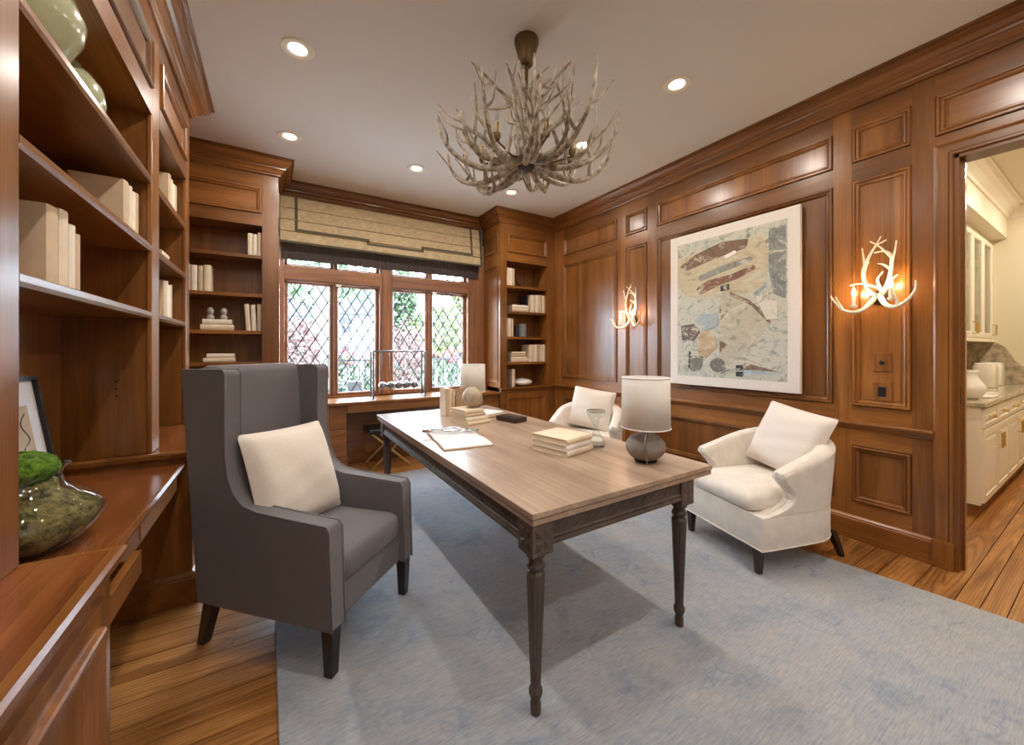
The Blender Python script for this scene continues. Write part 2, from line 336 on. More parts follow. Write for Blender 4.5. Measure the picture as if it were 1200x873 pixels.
build(MB().box(XR, XR + .013, -.57, .644, 2.52, Z_UP[0]), 'rail', 'wy', wr); build(MB().box(XR, XR + .013, -.57, .644, Z_UP[1], 3.1), 'rail', 'wy', wr)
panel('panel', (-.57, .644, *Z_UP), onR, wr, 'wy')
structure(build(MB().sweep([(XR, YN), (XR, YB)], CROWN), 'trim_2', 'wy'))
RAIL = [(0, .765), (.012, .768), (.016, .78), (.026, .786), (.03, .8), (.042, .806), (.042, .818), (.036, .824), (0, .826)]
BASE = [(0, 0), (.03, 0), (.03, .018), (.022, .02), (.022, .135), (.016, .14), (.018, .148), (.008, .158), (0, .162)]
structure(build(MB().sweep([(XR, .645), (XR, YB)], RAIL), 'trim_3', 'wy')); structure(build(MB().sweep([(XR, YN), (XR, -.57)], RAIL), 'trim_4', 'wy'))
structure(build(MB().sweep([(XR, .645), (XR, YB)], BASE), 'baseboard_right', 'wy')); structure(build(MB().sweep([(XR, YN), (XR, -.57)], BASE), 'baseboard_right', 'wy'))
# doorway: casing, plinths, jambs
dr = structure(T('door_1', 'x', 'x', (XR, 0, 0))); del dr['label']; del dr['category']
CW = .086
CAS = [(0, 0), (0, .02), (.01, .024), (.02, .02), (.062, .02), (.064, .015), (.067, .026), (.08, .026), (.086, .012), (.086, -.02)]
def casing(y_in, sgn):
    # upright board and its mitred mouldings
    m = MB()
    for z0, z1 in ((.16, DZ + CW),):
        rs = []
        for z in (z0, z1):
            rs.append([(XR - h, y_in + sgn * (CW - t), z - (0 if z == z0 else (t))) for t, h in CAS])
        m.rings(rs, True, True, False)
    build(m, 'casing', 'wz', dr)
    build(MB().box(XR - .034, XR + .02, y_in, y_in + sgn * .09, 0, .165), 'plinth_block', 'wz', dr, bevel=.003)
casing(D1, 1); casing(D0, -1)
m = MB(); rs = [[(XR - h, yy - (t if yy > 0 else -t), DZ + CW - t) for t, h in CAS] for yy in (D1 + CW, D0 - CW)]; m.rings(rs, True, True, False); build(m, 'head_casing', 'wy', dr)
for yy, s in ((D1, -1), (D0, 1)):
    jb = build(MB().box(XR - .01, XR + .14, yy, yy + s * .018, 0, DZ), 'jamb', 'wz', dr)
    build(MB().box(XR + .05, XR + .09, yy + s * .018, yy + s * .032, 0, DZ - .018), 'door_stop', 'wz', dr)
    if s < 0: build(MB().box(XR + .012, XR + .04, yy - .018, yy - .0205, 1.0, 1.1), 'strike_plate', 'bronze', dr)
build(MB().box(XR - .01, XR + .14, D0, D1, DZ - .018, DZ), 'head_jamb', 'wy', dr)
# wall plates under the near sconce
for zc, ins in ((1.24, 'knob'), (1.043, 'keypad')):
    p = build(MB().loft((.842, .934, zc - .064, zc + .064), [(0, -.011), (0, -.004), (.004, .0), (.01, .0)], onR), 'switch_plate', 'wz')
    tag(p, {'knob': 'wood-toned wall plate with a round black dimmer, upper of two below the sconce', 'keypad': 'wood-toned wall plate with a dark keypad insert, lower of two below the sconce'}[ins], 'switch')
    if ins == 'knob': build(MB().tube([(XR + .002, .888, zc), (XR - .012, .888, zc), (XR - .015, .888, zc)], [.013, .013, .009], 14), 'dimmer_knob', 'rub', p)
    else: build(MB().box(XR - .003, XR, .868, .908, zc - .032, zc + .032), 'keypad', 'rub', p)

# ------------------------------------------------------------------ built-in bookcases on the window wall
def onF(yf):
    return lambda a, b, h: (a, yf - h, b)
def back_bookcase(x0, x1, o0, o1, shelves, label, side):
    t = T('built_in_bookcase', label, 'bookcase', ((x0 + x1) / 2, (YB + YW) / 2, 0))
    build(MB().box(x0, o0, YB, YB + .02, .81, 3.1), 'stile', 'wz', t); build(MB().box(o1, x1, YB, YB + .02, .81, 3.1), 'stile', 'wz', t)
    fr = build(MB().box(o0, o1, YB, YB + .02, 2.52, 2.636), 'frieze', 'wx', t)
    build(MB().box(o0, o1, YB, YB + .02, 2.889, 3.1), 'frieze', 'wx', t)
    panel('frieze_panel', (o0 + .01, o1 - .0, *Z_UP), onF(YB), t, 'wx')
    build(MB().box(o0, o1, YB + .012, YB + .02, 2.63, 2.9), 'frieze_back', 'wx', t)
    sx = x1 if side > 0 else x0                       # side panel that faces the window
    ox = x0 if side > 0 else x1
    sp = build(MB().box(sx, sx - side * .022, YB + .02, YW - .002, 0, 3.1), 'side_panel', 'wz', t)
    build(MB().box(ox, ox + side * .022, YB + .02, YW - .002, 0, 3.1), 'side_panel', 'wz', t)
    fn = lambda a, b, h: (sx + side * h, a, b)
    for z0, z1 in ((.87, 2.46), Z_UP): build(MB().loft((YB + .05, YW - .06, z0, z1), [(0, 0), (0, .008), (.008, .011), (.02, .006), (.03, .004), (.04, .001)], fn), 'side_moulding', 'wz', sp)
    bk = build(MB().box(x0 + .022, x1 - .022, YB + .36, YB + .38, .78, 2.6), 'back_panel', 'wz', t)
    build(MB().box(o0 - .02, o0, YB + .02, YB + .36, .8, 2.56), 'inner_side', 'wz', t); build(MB().box(o1, o1 + .02, YB + .02, YB + .36, .8, 2.56), 'inner_side', 'wz', t)
    build(MB().box(o0, o1, YB + .02, YB + .36, 2.52, 2.55), 'soffit', 'wx', t)
    for z in shelves: build(MB().box(o0, o1, YB + .012, YB + .36, z - .034, z), 'shelf', 'wx', t, bevel=.004)
    # ledge and base cabinet
    build(MB().sweep([(x0, YB - .012), (x1, YB - .012)], [(0, .765), (.012, .768), (.014, .785), (.028, .79), (.03, .805), (.024, .81), (-.38, .81), (-.38, .765)], -1), 'ledge', 'wx', t)
    build(MB().box(x0, x1, YB - .012, YB + .36, .1, .765), 'base_body', 'wx', t)
    build(MB().box(x0, x1, YB - .03, YB + .36, 0, .1), 'plinth', 'wx', t, bevel=.004)
    d = build(MB().loft((o0 - .01, o1 + .01, .14, .73), [(0, 0), (0, .016), (.07, .018), (.075, .012), (.085, .01), (.09, .004), (.1, .004)], onF(YB - .012)), 'cabinet_door', 'wz', t)
    build(MB().sphere((o0 + .03, YB - .045, .66), .014, 12, 8), 'knob', 'bronze', d, smooth='all')
    if side > 0: path, s = [(x0, YB), (x1, YB), (x1, YW)], -1
    else: path, s = [(x0, YW), (x0, YB), (x1, YB)], -1
    build(MB().sweep(path, CROWN, s), 'crown', 'wx', t)
    return t
back_bookcase(XL + .004, .03, -.78, -.105, (2.235, 1.861, 1.505, 1.206), 'tall built-in wooden bookcase in the corner left of the window', 1)
back_bookcase(2.552, XR - .001, 2.658, 3.33, (2.198, 1.847, 1.499, 1.15), 'tall built-in wooden bookcase between the window and the panelled wall', -1)
# ------------------------------------------------------------------ window wall
X0, X1 = .03, 2.552
bx = MB().box(XL, X0 + .06, YW, YW + .14, 0, ZC); bx.box(X1 - .06, XR + .13, YW, YW + .14, 0, ZC); bx.box(X0 + .06, X1 - .06, YW, YW + .14, 0, .77); bx.box(X0 + .06, X1 - .06, YW, YW + .14, 2.78, ZC)
structure(build(bx, 'wall_window', 'wx'))
structure(build(MB().sweep([(X0, YW), (X1, YW)], CROWN, -1), 'trim_5', 'wx'))
wnd = [structure(T('window_1', 'x', 'x', (.65, YW, .77))), structure(T('window_2', 'x', 'x', (1.9, YW, .77)))]
for q in wnd: del q['label']; del q['category']
yg = YW + .05
def diamonds(x0, x1, z0, z1, parent):
    # lead cames and separate diamond panes clipped to the casement
    dx, dz = .128, .212; hx, hz = dx / 2, dz / 2
    came = MB(); cx0 = (x0 + x1) / 2
    def clip(poly):
        for ax, lim, sg in ((0, x0, 1), (0, x1, -1), (1, z0, 1), (1, z1, -1)):
            out = []
            for i in range(len(poly)):
                a, b = poly[i], poly[(i + 1) % len(poly)]; ia, ib = (a[ax] - lim) * sg >= -1e-9, (b[ax] - lim) * sg >= -1e-9
                if ia: out.append(a)
                if ia != ib: t = (lim - a[ax]) / (b[ax] - a[ax]); out.append((a[0] + (b[0] - a[0]) * t, a[1] + (b[1] - a[1]) * t))
            poly = out
            if not poly: return None
        return poly
    full = None; cnt = 0
    nr = int((z1 - z0) / hz) + 3; nc = int((x1 - x0) / dx) + 3
    for r in range(-1, nr):
        for c in range(-nc, nc):
            px = cx0 + (c + (.5 if r % 2 else 0)) * dx; pz = z0 + r * hz
            g = .0025; pl = clip([(px - hx + g, pz), (px, pz - hz + g * 1.6), (px + hx - g, pz), (px, pz + hz - g * 1.6)])
            if not pl or len(pl) < 3: continue
            ar = abs(sum(pl[i][0] * pl[(i + 1) % len(pl)][1] - pl[(i + 1) % len(pl)][0] * pl[i][1] for i in range(len(pl)))) / 2
            if ar < 2e-4: continue
            if ar > .98 * 2 * (hx - g) * (hz - g * 1.6):
                if full is None: full = bpy.data.meshes.new('pane'); fm = MB().prism([(p[0] - px, p[1] - pz) for p in pl], lambda a, b, h: (a, h, b), -.0015, .0015); full.from_pydata(fm.v, [], fm.f); full.materials.append(M['glass'])
                o = bpy.data.objects.new('pane', full); COL.objects.link(o); o.parent = parent; o.location = Vector((px, yg, pz)) - WLOC[parent]
            else: build(MB().prism(pl, lambda a, b, h: (a, yg + h, b), -.0015, .0015), 'pane', 'glass', parent)
    for sg in (1, -1):
        k = -60
        while k < 60:
            # line through (cx0 + k*dx + hx, z0) with slope sg*hz/hx
            ax, az = cx0 + k * dx + hx, z0; bxx = ax + sg * (z1 - z0) * hx / hz; p, q = Vector((ax, az)), Vector((bxx, z1)); k += 1
            t0, t1 = 0.0, 1.0; d = q - p
            for lim, s2 in ((x0, 1), (x1, -1)):
                f0 = (p.x - lim) * s2; f1 = (q.x - lim) * s2
                if f0 < 0 and f1 < 0: t1 = -1; break
                if f0 < 0: t0 = max(t0, f0 / (f0 - f1))
                elif f1 < 0: t1 = min(t1, f0 / (f0 - f1))
            if t1 - t0 < .01: continue
            a, b = p + d * t0, p + d * t1; came.tube([(a.x, yg, a.y), (b.x, yg, b.y)], .0064, 5)
    return came
# each light: (glass x0, x1)
LIGHTS = [(.13, .545, 0), (.645, 1.065, 0), (1.295, 1.705, 1), (1.815, 2.255, 1)]
for x0, x1, wi in LIGHTS:
    w_ = wnd[wi]; G0, G1 = .815, 2.065
    fr = build(MB().loft((x0 - .045, x1 + .045, G0 - .045, G1 + .045), [(0, .0), (0, .03), (.012, .034), (.034, .034), (.045, .02), (.045, -.012), (0, -.012), (0, 0)], lambda a, b, h: (a, yg - h, b), False), 'casement_frame', 'winw', w_)
    came = diamonds(x0, x1, G0, G1, w_); build(came, 'lead_lattice', 'lead', w_)
    # transom light above
    build(MB().loft((x0 - .045, x1 + .045, 2.25, 2.74), [(0, .0), (0, .03), (.034, .034), (.04, .02), (.04, -.012), (0, -.012), (0, 0)], lambda a, b, h: (a, yg - h, b), False), 'transom_frame', 'winw', w_)
    build(MB().box(x0 - .005, x1 + .005, yg - .002, yg + .002, 2.285, 2.7), 'transom_pane', 'glass', w_)
    zz = MB()
    for k in range(1, 4): zz.tube([(x0 + (x1 - x0) * k / 4, yg, 2.285), (x0 + (x1 - x0) * k / 4, yg, 2.7)], .004, 5)
    build(zz, 'transom_came', 'lead', w_)
for wi, (a, b) in enumerate(((X0 + .002, 1.18), (1.18, X1 - .002))):
    w_ = wnd[wi]; g = [l for l in LIGHTS if l[2] == wi]
    L0 = a if wi == 0 else g[0][0] - .045; R0 = g[1][1] + .045 if wi == 0 else b
    if wi == 0:
        build(MB().box(a, g[0][0] - .04, YW - .06, YW + .1, .765, 2.8), 'jamb', 'winw', w_, bevel=.004)
        build(MB().box(g[1][1] + .04, 1.295 - .04, YW - .045, YW + .1, .765, 2.8), 'mullion', 'winw', w_, bevel=.006)
        build(MB().box(1.14, 1.225, YW - .065, YW - .045, .765, 2.8), 'mullion_moulding', 'winw', w_, bevel=.008)
    else: build(MB().box(g[1][1] + .04, b, YW - .06, YW + .1, .765, 2.8), 'jamb', 'winw', w_, bevel=.004)
    a2, b2 = g[0][0] - .045, g[1][1] + .045
    build(MB().box(g[0][1] + .04, g[1][0] - .04, YW - .012, YW + .1, .765, 2.75), 'meeting_stile', 'winw', w_, bevel=.004)
    build(MB().box(a2, b2, YW - .05, YW + .1, 2.105, 2.26), 'transom_rail', 'winx', w_, bevel=.008)
    build(MB().box(a2, b2, YW - .03, YW + .1, 2.085, 2.11), 'transom_bead', 'winx', w_, bevel=.004)
    build(MB().box(a2, b2, YW - .03, YW + .1, 2.74, 2.8), 'head', 'winx', w_); build(MB().box(a2, b2, YW - .02, YW + .14, .757, .775), 'sill', 'winx', w_)
    cx = (a2 + b2) / 2 + .04; build(MB().box(cx - .03, cx + .03, YW - .06, YW - .03, 2.062, 2.086), 'window_latch', 'white', w_, bevel=.004)

# ------------------------------------------------------------------ roman shade over a woven shade
rs_ = T('roman_shade', 'tan fabric roman shade with stepped olive ribbon border, drawn up above the window', 'roman shade', (1.25, 4.84, 2.48))
prof = []
for k in range(4):
    z1 = 3.0 - k * .13; z0 = z1 - .13
    prof += [(4.862 - .012 * k, z1), (4.853 - .014 * k, z1 - .03), (4.842 - .014 * k, z0 + .03), (4.84 - .014 * k, z0 + .006)]
xs = [.045 + (2.46 - .045) * i / 40 for i in range(41)]
rings = [[(x, y_ + .003 * math.sin(x * 5 + z_ * 9), z_) for x in xs] for y_, z_ in prof]
m = MB().rings(rings, False, False, False); m.rings([[(p[0], p[1] + .03, p[2]) for p in r] for r in rings], False, False, False)
n_ = len(xs)
m.rings([[r[0] for r in rings], [(r[0][0], r[0][1] + .03, r[0][2]) for r in rings]], False, False, False); m.rings([[r[-1] for r in rings], [(r[-1][0], r[-1][1] + .03, r[-1][2]) for r in rings]], False, False, False)
m.rings([rings[-1], [(p[0], p[1] + .03, p[2]) for p in rings[-1]]], False, False, False)
build(m, 'shade_fabric', 'roman', rs_, smooth=True)
def ysh(z):
    pts = sorted(prof, key=lambda p: p[1])
    for (y0, z0), (y1, z1) in zip(pts, pts[1:]):
        if z0 <= z <= z1: return y0 + (y1 - y0) * (z - z0) / (z1 - z0) if z1 > z0 else y0
    return pts[0][0] if z < pts[0][1] else pts[-1][0]
def ribbon(pts, w=.03):
    m = MB()
    for (xa, za), (xb, zb) in zip(pts, pts[1:]):
        xa, xb = min(xa, xb), max(xa, xb); za, zb = min(za, zb), max(za, zb)
        n = max(1, int((zb - za + w) / .02)); nx = max(1, int((xb - xa) / .1))
        rr = []
        for i in range(n + 1):
            z = za - w / 2 + (zb - za + w) * i / n
            rr.append([(x, ysh(z) - .004 + .003 * math.sin(x * 5 + z * 9) - .001, z) for x in [xa - w / 2 + (xb - xa + w) * j / nx for j in range(nx + 1)]])
        m.rings(rr, False, False, False)
    return m
build(ribbon([(.2, 2.99), (.2, 2.63), (.95, 2.63), (.95, 2.585), (1.62, 2.585), (1.62, 2.635), (2.32, 2.635), (2.32, 2.99)]), 'ribbon_border', 'olive', rs_)
build(MB().box(.045, 2.46, 4.776, 4.806, 2.478, 2.5), 'hem_band', 'olive', rs_)
for x in (.036, 2.45): build(MB().box(x, x + .014, 4.78, 4.9, 2.49, 3.0), 'side_trim', 'olive', rs_)
ws = T('woven_shade', 'dark brown woven wood shade hanging below the roman shade', 'woven shade', (1.25, 4.88, 2.317))
for k in range(12):
    z = 2.317 + k * .017
    build(MB().box(.06, 2.45, 4.872, 4.88, z, z + .0166), 'reed', plain('dark_reed_%d' % k, (58, 44, 38), .7, noise=.3) if k == 0 else bpy.data.materials['dark_reed_0'], ws)
m = MB()
for k in range(24): m.box(.1 + k * .1, .112 + k * .1, 4.869, 4.872, 2.317, 2.52)
build(m, 'stitching', 'espresso', ws)['kind'] = 'stuff'

# ------------------------------------------------------------------ window desk
ZD = .757
wd = T('window_desk', 'built-in wooden desk running under the window between the bookcases', 'desk', (1.29, 4.69, 0))
build(MB().box(X0 + .002, X1 - .002, YB - .004, YW - .06, ZD - .03, ZD), 'desktop', 'wx', wd, bevel=.004)
for a, b in ((X0 + .002, .66), (1.92, X1 - .002)):
    bd = build(MB().box(a, b, YB + .03, YW - .02, .1, ZD - .03), 'pedestal', 'wz', wd)
    build(MB().box(a, b + (.012 if a < 1 else 0), YB + .012, YW - .02, 0, .165), 'plinth', 'wx', wd, bevel=.004)
    for z0, z1 in ((.625, .715), (.47, .617), (.175, .462)):
        d = build(MB().box(a + .012, b - .012, YB + .016, YB + .032, z0, z1), 'drawer', 'wx', wd, bevel=.003)
        build(MB().box((a + b) / 2 - .05, (a + b) / 2 + .05, YB + .004, YB + .016, (z0 + z1) / 2 - .006, (z0 + z1) / 2 + .006), 'pull', 'bronze', d, bevel=.002)
for a, b in ((.664, .95), (.954, 1.63), (1.634, 1.916)):
    build(MB().box(a, b, YB + .016, YB + .04, .635, ZD - .034), 'apron_drawer', 'wx', wd, bevel=.003)
kb = build(MB().box(.66, 1.92, YW - .2, YW - .18, 0, ZD - .03), 'kneehole_back', 'wx', wd)
build(MB().box(.9, 1.7, YW - .212, YW - .2, .12, .46), 'file_drawer', 'wx', kb, bevel=.003)
# folding X-frame stool in the kneehole
st = T('x_frame_stool', 'low stool with crossed gold metal legs and dark seat under the window desk', 'stool', (1.12, 4.52, 0))
for yy in (4.36, 4.68):
    for a, b in (((.90, .014), (1.32, .40)), ((1.32, .014), (.90, .40))): build(MB().tube([(a[0], yy, a[1]), (b[0], yy, b[1])], .011, 8), 'leg', 'brass', st)
for x in (.90, 1.32): build(MB().tube([(x, 4.36, .014), (x, 4.68, .014)], .011, 8), 'foot_rail', 'brass', st)
build(MB().box(.87, 1.35, 4.34, 4.70, .40, .45), 'seat', 'ebony', st, bevel=.015, seg=3)

# ------------------------------------------------------------------ built-in unit along the left wall
XF, XU = -.37, -.53
def onL(xf): return lambda a, b, h: (xf + h, a, b)
LEDGE = [(-.03, .755), (.004, .757), (.012, .768), (.02, .77), (.022, .79), (.012, .8), (-.49, .8), (-.49, .755)]
def base_cab(y0, y1, label, doors, closed_end):
    t = T('base_cabinet', label, 'cabinet', (-.62, (y0 + y1) / 2, 0))
    build(MB().box(XL + .002, XF, y0, y1, .1, .76), 'body', 'wz', t)
    path = [(XF, y0), (XF, y1)] if not closed_end else ([(XF, y0), (XF, y1), (XL + .035, y1)] if closed_end > 0 else [(XL + .035, y0), (XF, y0), (XF, y1)])
    lp = [(o if o > -.4 else -.02, z) for o, z in LEDGE]
    build(MB().box(XL + .002, XF, y0, y1, .76, .8), 'countertop', 'desk', t)
    build(MB().sweep(path, [(0, .755), (.012, .757), (.016, .77), (.026, .773), (.028, .792), (.02, .8), (0, .8005)], -1), 'countertop_edge', 'wy', t)
    pl = [(0, 0), (.026, 0), (.026, .13), (.02, .135), (.02, .145), (.008, .16), (0, .165)]
    build(MB().sweep(path, pl, -1), 'plinth', 'wy', t)
    for a, b in doors:
        d = build(MB().loft((a, b, .2, .725), [(0, 0), (0, .018), (.05, .02), (.051, .03), (.056, .034), (.066, .034), (.07, .026), (.074, .026), (.08, .018), (.092, .004), (.12, .003)], onL(XF)), 'cabinet_door', 'wz', t)
    return t
base_cab(-1.3, 1.42, 'glossy wooden base cabinet with panelled doors before the wall desk', [(-1.25, -.62), (-.6, .03), (.05, .67), (.69, 1.33)], 1)
base_cab(2.61, 3.62, 'wooden base cabinet pedestal at the far end of the wall desk', [(2.7, 3.1), (3.12, 3.52)], -1)
dk = T('wall_desk', 'lowered built-in wooden writing desk between the two base cabinets', 'desk', (-.62, 2.0, 0))
build(MB().box(XL + .002, -.41, 1.421, 2.609, .71, .74), 'desktop', 'desk', dk)
build(MB().sweep([(-.41, 1.421), (-.41, 2.609)], [(0, .708), (.008, .71), (.012, .72), (.014, .73), (.006, .74), (0, .741)], -1), 'desk_edge', 'wy', dk)
ap = build(MB().box(-.45, -.43, 1.92, 2.608, .6, .71), 'apron', 'wy', dk); build(MB().box(-.43, -.425, 1.95, 2.58, .615, .695), 'apron_drawer', 'wy', dk, bevel=.002)
build(MB().box(XL + .004, XL + .02, 1.421, 2.609, 0, .71), 'back_board', 'wz', dk)
build(MB().tube([(-.43, 1.93, .7), (-.43, 2.6, .7)], .006, 8), 'apron_bead', 'wy', dk, smooth=True)
d = build(MB().box(-.395, -.372, 1.432, 1.715, .595, .672), 'pencil_drawer', 'wy', dk, bevel=.003)
build(MB().box(-.75, -.395, 1.445, 1.457, .605, .65), 'drawer_side', 'wy', d); build(MB().box(-.75, -.395, 1.69, 1.702, .605, .65), 'drawer_side', 'wy', d); build(MB().box(-.75, -.395, 1.457, 1.69, .605, .61), 'drawer_bottom', 'wy', d)
build(MB().box(-.45, -.43, 1.422, 1.92, .672, .71), 'apron_rail', 'wy', dk); build(MB().box(-.45, -.43, 1.72, 1.92, .6, .672), 'apron', 'wy', dk)
# upper bookcase
ub = T('wall_bookcase', 'large glossy wooden wall bookcase above the desk with heavy crown', 'bookcase', (-.7, 2.0, .8))
PIL = [(-.05, .09), (1.28, 1.43), (2.62, 2.76), (3.5, 3.62)]
for a, b in PIL:
    build(MB().box(XU - .02, XU, a, b, .801, 3.1), 'pilaster', 'wz', ub, bevel=.004)
    build(MB().box(-.85, XU - .02, a + .01, a + .03, .801, 3.1), 'side_panel', 'wz', ub); build(MB().box(-.85, XU - .02, b - .03, b - .01 if b < 3.6 else b, .801, 3.1), 'side_panel', 'wz', ub)
build(MB().box(XL + .004, -.85, -.05, 1.42, .801, 3.1), 'back_panel', 'wz', ub); build(MB().box(XL + .004, -.85, 1.42, 2.62, .742, 3.1), 'back_panel', 'wz', ub); build(MB().box(XL + .004, -.85, 2.62, 3.62, .801, 3.1), 'back_panel', 'wz', ub)
for (a0, a), (b, b1) in zip(PIL, PIL[1:]):
    build(MB().box(XU - .02, XU, a, b, 2.52, Z_UP[0]), 'frieze', 'wy', ub); build(MB().box(XU - .02, XU, a, b, Z_UP[1], 3.1), 'frieze', 'wy', ub)
    build(MB().box(XU - .02, XU - .012, a, b, Z_UP[0] - .01, Z_UP[1] + .01), 'frieze_back', 'wy', ub)
    panel('frieze_panel', (a + .02, b - .02, *Z_UP), onL(XU), ub, 'wy')
    build(MB().box(XU - .02, XU, a, a + .02, *Z_UP), 'frieze_stile', 'wz', ub); build(MB().box(XU - .02, XU, b - .02, b, *Z_UP), 'frieze_stile', 'wz', ub)
    build(MB().box(-.85, XU - .02, a - .01, b + .01, 2.52, 2.55), 'soffit', 'wy', ub)
    for z in (1.485, 1.825, 2.17):
        s = MB().box(-.85, XU - .012, a - .01, b + .01, z, z + .034)
        sh = build(s, 'shelf', 'wy', ub)
        build(MB().sweep([(XU - .012, a), (XU - .012, b)], [(0, z), (.006, z), (.01, z + .008), (.012, z + .012), (.012, z + .03), (.006, z + .0345), (0, z + .0345)], -1), 'shelf_edge', 'wy', sh)
build(MB().sweep([(XU, -.05), (XU, 3.62), (XL + .01, 3.62)], CROWN, -1), 'crown', 'wy', ub)
m = MB()
for k in range(3): m.tube([(-.66, 2.6205, 1.10 + k * .035), (-.66, 2.619, 1.10 + k * .035)], .005, 8)
build(m, 'shelf_pin_holes', 'rub', ub)

# ------------------------------------------------------------------ writing table
tb = T('writing_table', 'long limed-wood writing table with carved apron and fluted legs', 'table', (1.25, 2.27, .012))
t1 = build(MB().box(.755, 1.832, 1.088, 3.46, .738, .76), 'tabletop', 'ttop', tb, bevel=.003)
build(MB().box(.759, 1.828, 1.092, 3.456, .7135, .7355), 'lower_leaf', 'ttop', tb, bevel=.003)
LG = [(.805, 1.14), (1.642, 1.14), (.805, 3.30), (1.642, 3.30)]
BK = .046
def leaf_carving(m, fn, a0, a1, zc, h):
    n = max(1, int((a1 - a0) / .052)); p = (a1 - a0) / n
    for i in range(n):
        c = a0 + (i + .5) * p
        for s in (1, -1):
            m.rings([[fn(c - p * .45 * s, zc - h * s, 0), fn(c, zc - h * .2 * s, .0), fn(c + p * .45 * s, zc + h * s, 0), fn(c - p * .1 * s, zc + h * .2 * s, 0)],
                     [fn(c - p * .3 * s, zc - h * .6 * s, .004), fn(c, zc - h * .1 * s, .0045), fn(c + p * .3 * s, zc + h * .6 * s, .004), fn(c - p * .06 * s, zc + h * .1 * s, .0045)]], False, True)
def apron(a, b, axis, pos, out):
    if axis == 'x': fn = lambda u, z, h: (u, pos + out * h, z); bx = MB().box(a, b, pos, pos - out * .022, .625, .713)
    else: fn = lambda u, z, h: (pos + out * h, u, z); bx = MB().box(pos, pos - out * .022, a, b, .625, .713)
    o = build(bx, 'apron', 'tleg', tb)
    m = MB(); leaf_carving(m, fn, a, b, .682, .018); build(m, 'carved_band', 'tleg', o)
    m = MB()
    for z, r in ((.652, .007), (.636, .011)): m.tube([fn(a, z, 0), fn(b, z, 0)], r, 8)
    build(m, 'beading', 'tleg', o, smooth=True)
for y_, o_ in ((1.14 - BK + .012, -1), (3.30 + BK - .012, 1)): apron(.805 + BK, 1.642 - BK, 'x', y_, o_)
for x_, o_ in ((.805 - BK + .012, -1), (1.642 + BK - .012, 1)): apron(1.14 + BK, 3.30 - BK, 'y', x_, o_)
for x, y in LG:
    lp = [(.014, .012), (.019, .014), (.02, .05), (.016, .06), (.021, .075), (.025, .085), (.025, .1), (.019, .112), (.0185, .118)]
    lp += [(.0195 + (.034 - .0195) * k / 14, .125 + (.515 - .125) * k / 14) for k in range(15)]
    lp += [(.034, .52), (.03, .527), (.024, .533), (.033, .545), (.034, .555), (.026, .565), (.025, .575), (.035, .585), (.036, .597), (.03, .6)]
    l = build(MB().lathe(lp, (x, y, 0), 48, 12, (.13, .5)), 'leg', 'tleg', tb, smooth=True)
    blk = build(MB().box(x - BK, x + BK, y - BK, y + BK, .6, .7135), 'corner_block', 'tleg', l, bevel=.003)
    m = MB()
    for fn in (lambda u, z, h: (x + u, y - BK - h, z), lambda u, z, h: (x - BK - h, y + u, z), lambda u, z, h: (x + BK + h, y + u, z), lambda u, z, h: (x + u, y + BK + h, z)):
        for s1 in (1, -1):
            for s2 in (1, -1): m.rings([[fn(.004 * s1, .657 + .004 * s2, 0), fn(.03 * s1, .657 + .008 * s2, 0), fn(.035 * s1, .657 + .04 * s2, 0), fn(.008 * s1, .657 + .035 * s2, 0)], [fn(.014 * s1, .657 + .012 * s2, .004), fn(.022 * s1, .657 + .014 * s2, .004), fn(.024 * s1, .657 + .028 * s2, .004), fn(.016 * s1, .657 + .026 * s2, .004)]], False, True)
    build(m, 'carved_rosette', 'tleg', l)

# ------------------------------------------------------------------ rug
rg = MB().rings([[(.06, -1.2, .001), (3.3, -1.2, .001), (3.06, .28, .001), (2.955, 1.2, .001), (2.84, 4.12, .001), (.0, 4.12, .001), (.0, 2.2, .001)],
                 [(.06, -1.2, .009), (3.3, -1.2, .009), (3.06, .28, .009), (2.955, 1.2, .009), (2.84, 4.12, .009), (.0, 4.12, .009), (.0, 2.2, .009)],
                 [(.064, -1.196, .012), (3.296, -1.196, .012), (3.056, .28, .012), (2.951, 1.2, .012), (2.836, 4.116, .012), (.004, 4.116, .012), (.004, 2.2, .012)]])
tag(build(rg, 'area_rug', 'rug'), 'large faded grey-blue distressed area rug under the writing table', 'rug')

# ------------------------------------------------------------------ cushions and upholstery
def cushion_mb(w, h, t, n=16, pinch=.04):
    front, back = [], []
    for i in range(n + 1):
        v = -1 + 2 * i / n; fr, bk = [], []
        for j in range(n + 1):
            u = -1 + 2 * j / n
            x = u * w / 2 * (1 - pinch * (1 - v * v)); z = v * h / 2 * (1 - pinch * (1 - u * u))
            d = t / 2 * (max(0, (1 - u * u) * (1 - v * v)) ** .38) * (1 + .05 * math.sin(5 * u + 3 * v) + .02 * math.sin(14 * v - 4 * u))
            fr.append((d, x, z)); bk.append((-d * .8, x, z))
        front.append(fr); back.append(bk)
    return MB().rings(front, False, False, False).rings(back, False, False, False)
def cushion(name, label, loc, rz, tilt, w, h, t, m='linen', group=None, roll=0):
    mb = cushion_mb(w, h, t)
    R_ = Matrix.Rotation(rz, 3, 'Z') @ Matrix.Rotation(tilt, 3, 'Y') @ Matrix.Rotation(roll, 3, 'X')
    mb.v = [tuple(R_ @ Vector(p) + Vector(loc)) for p in mb.v]
    o = build(mb, name, m, smooth='all', sub=1)
    tag(o, label, 'cushion', group); return o
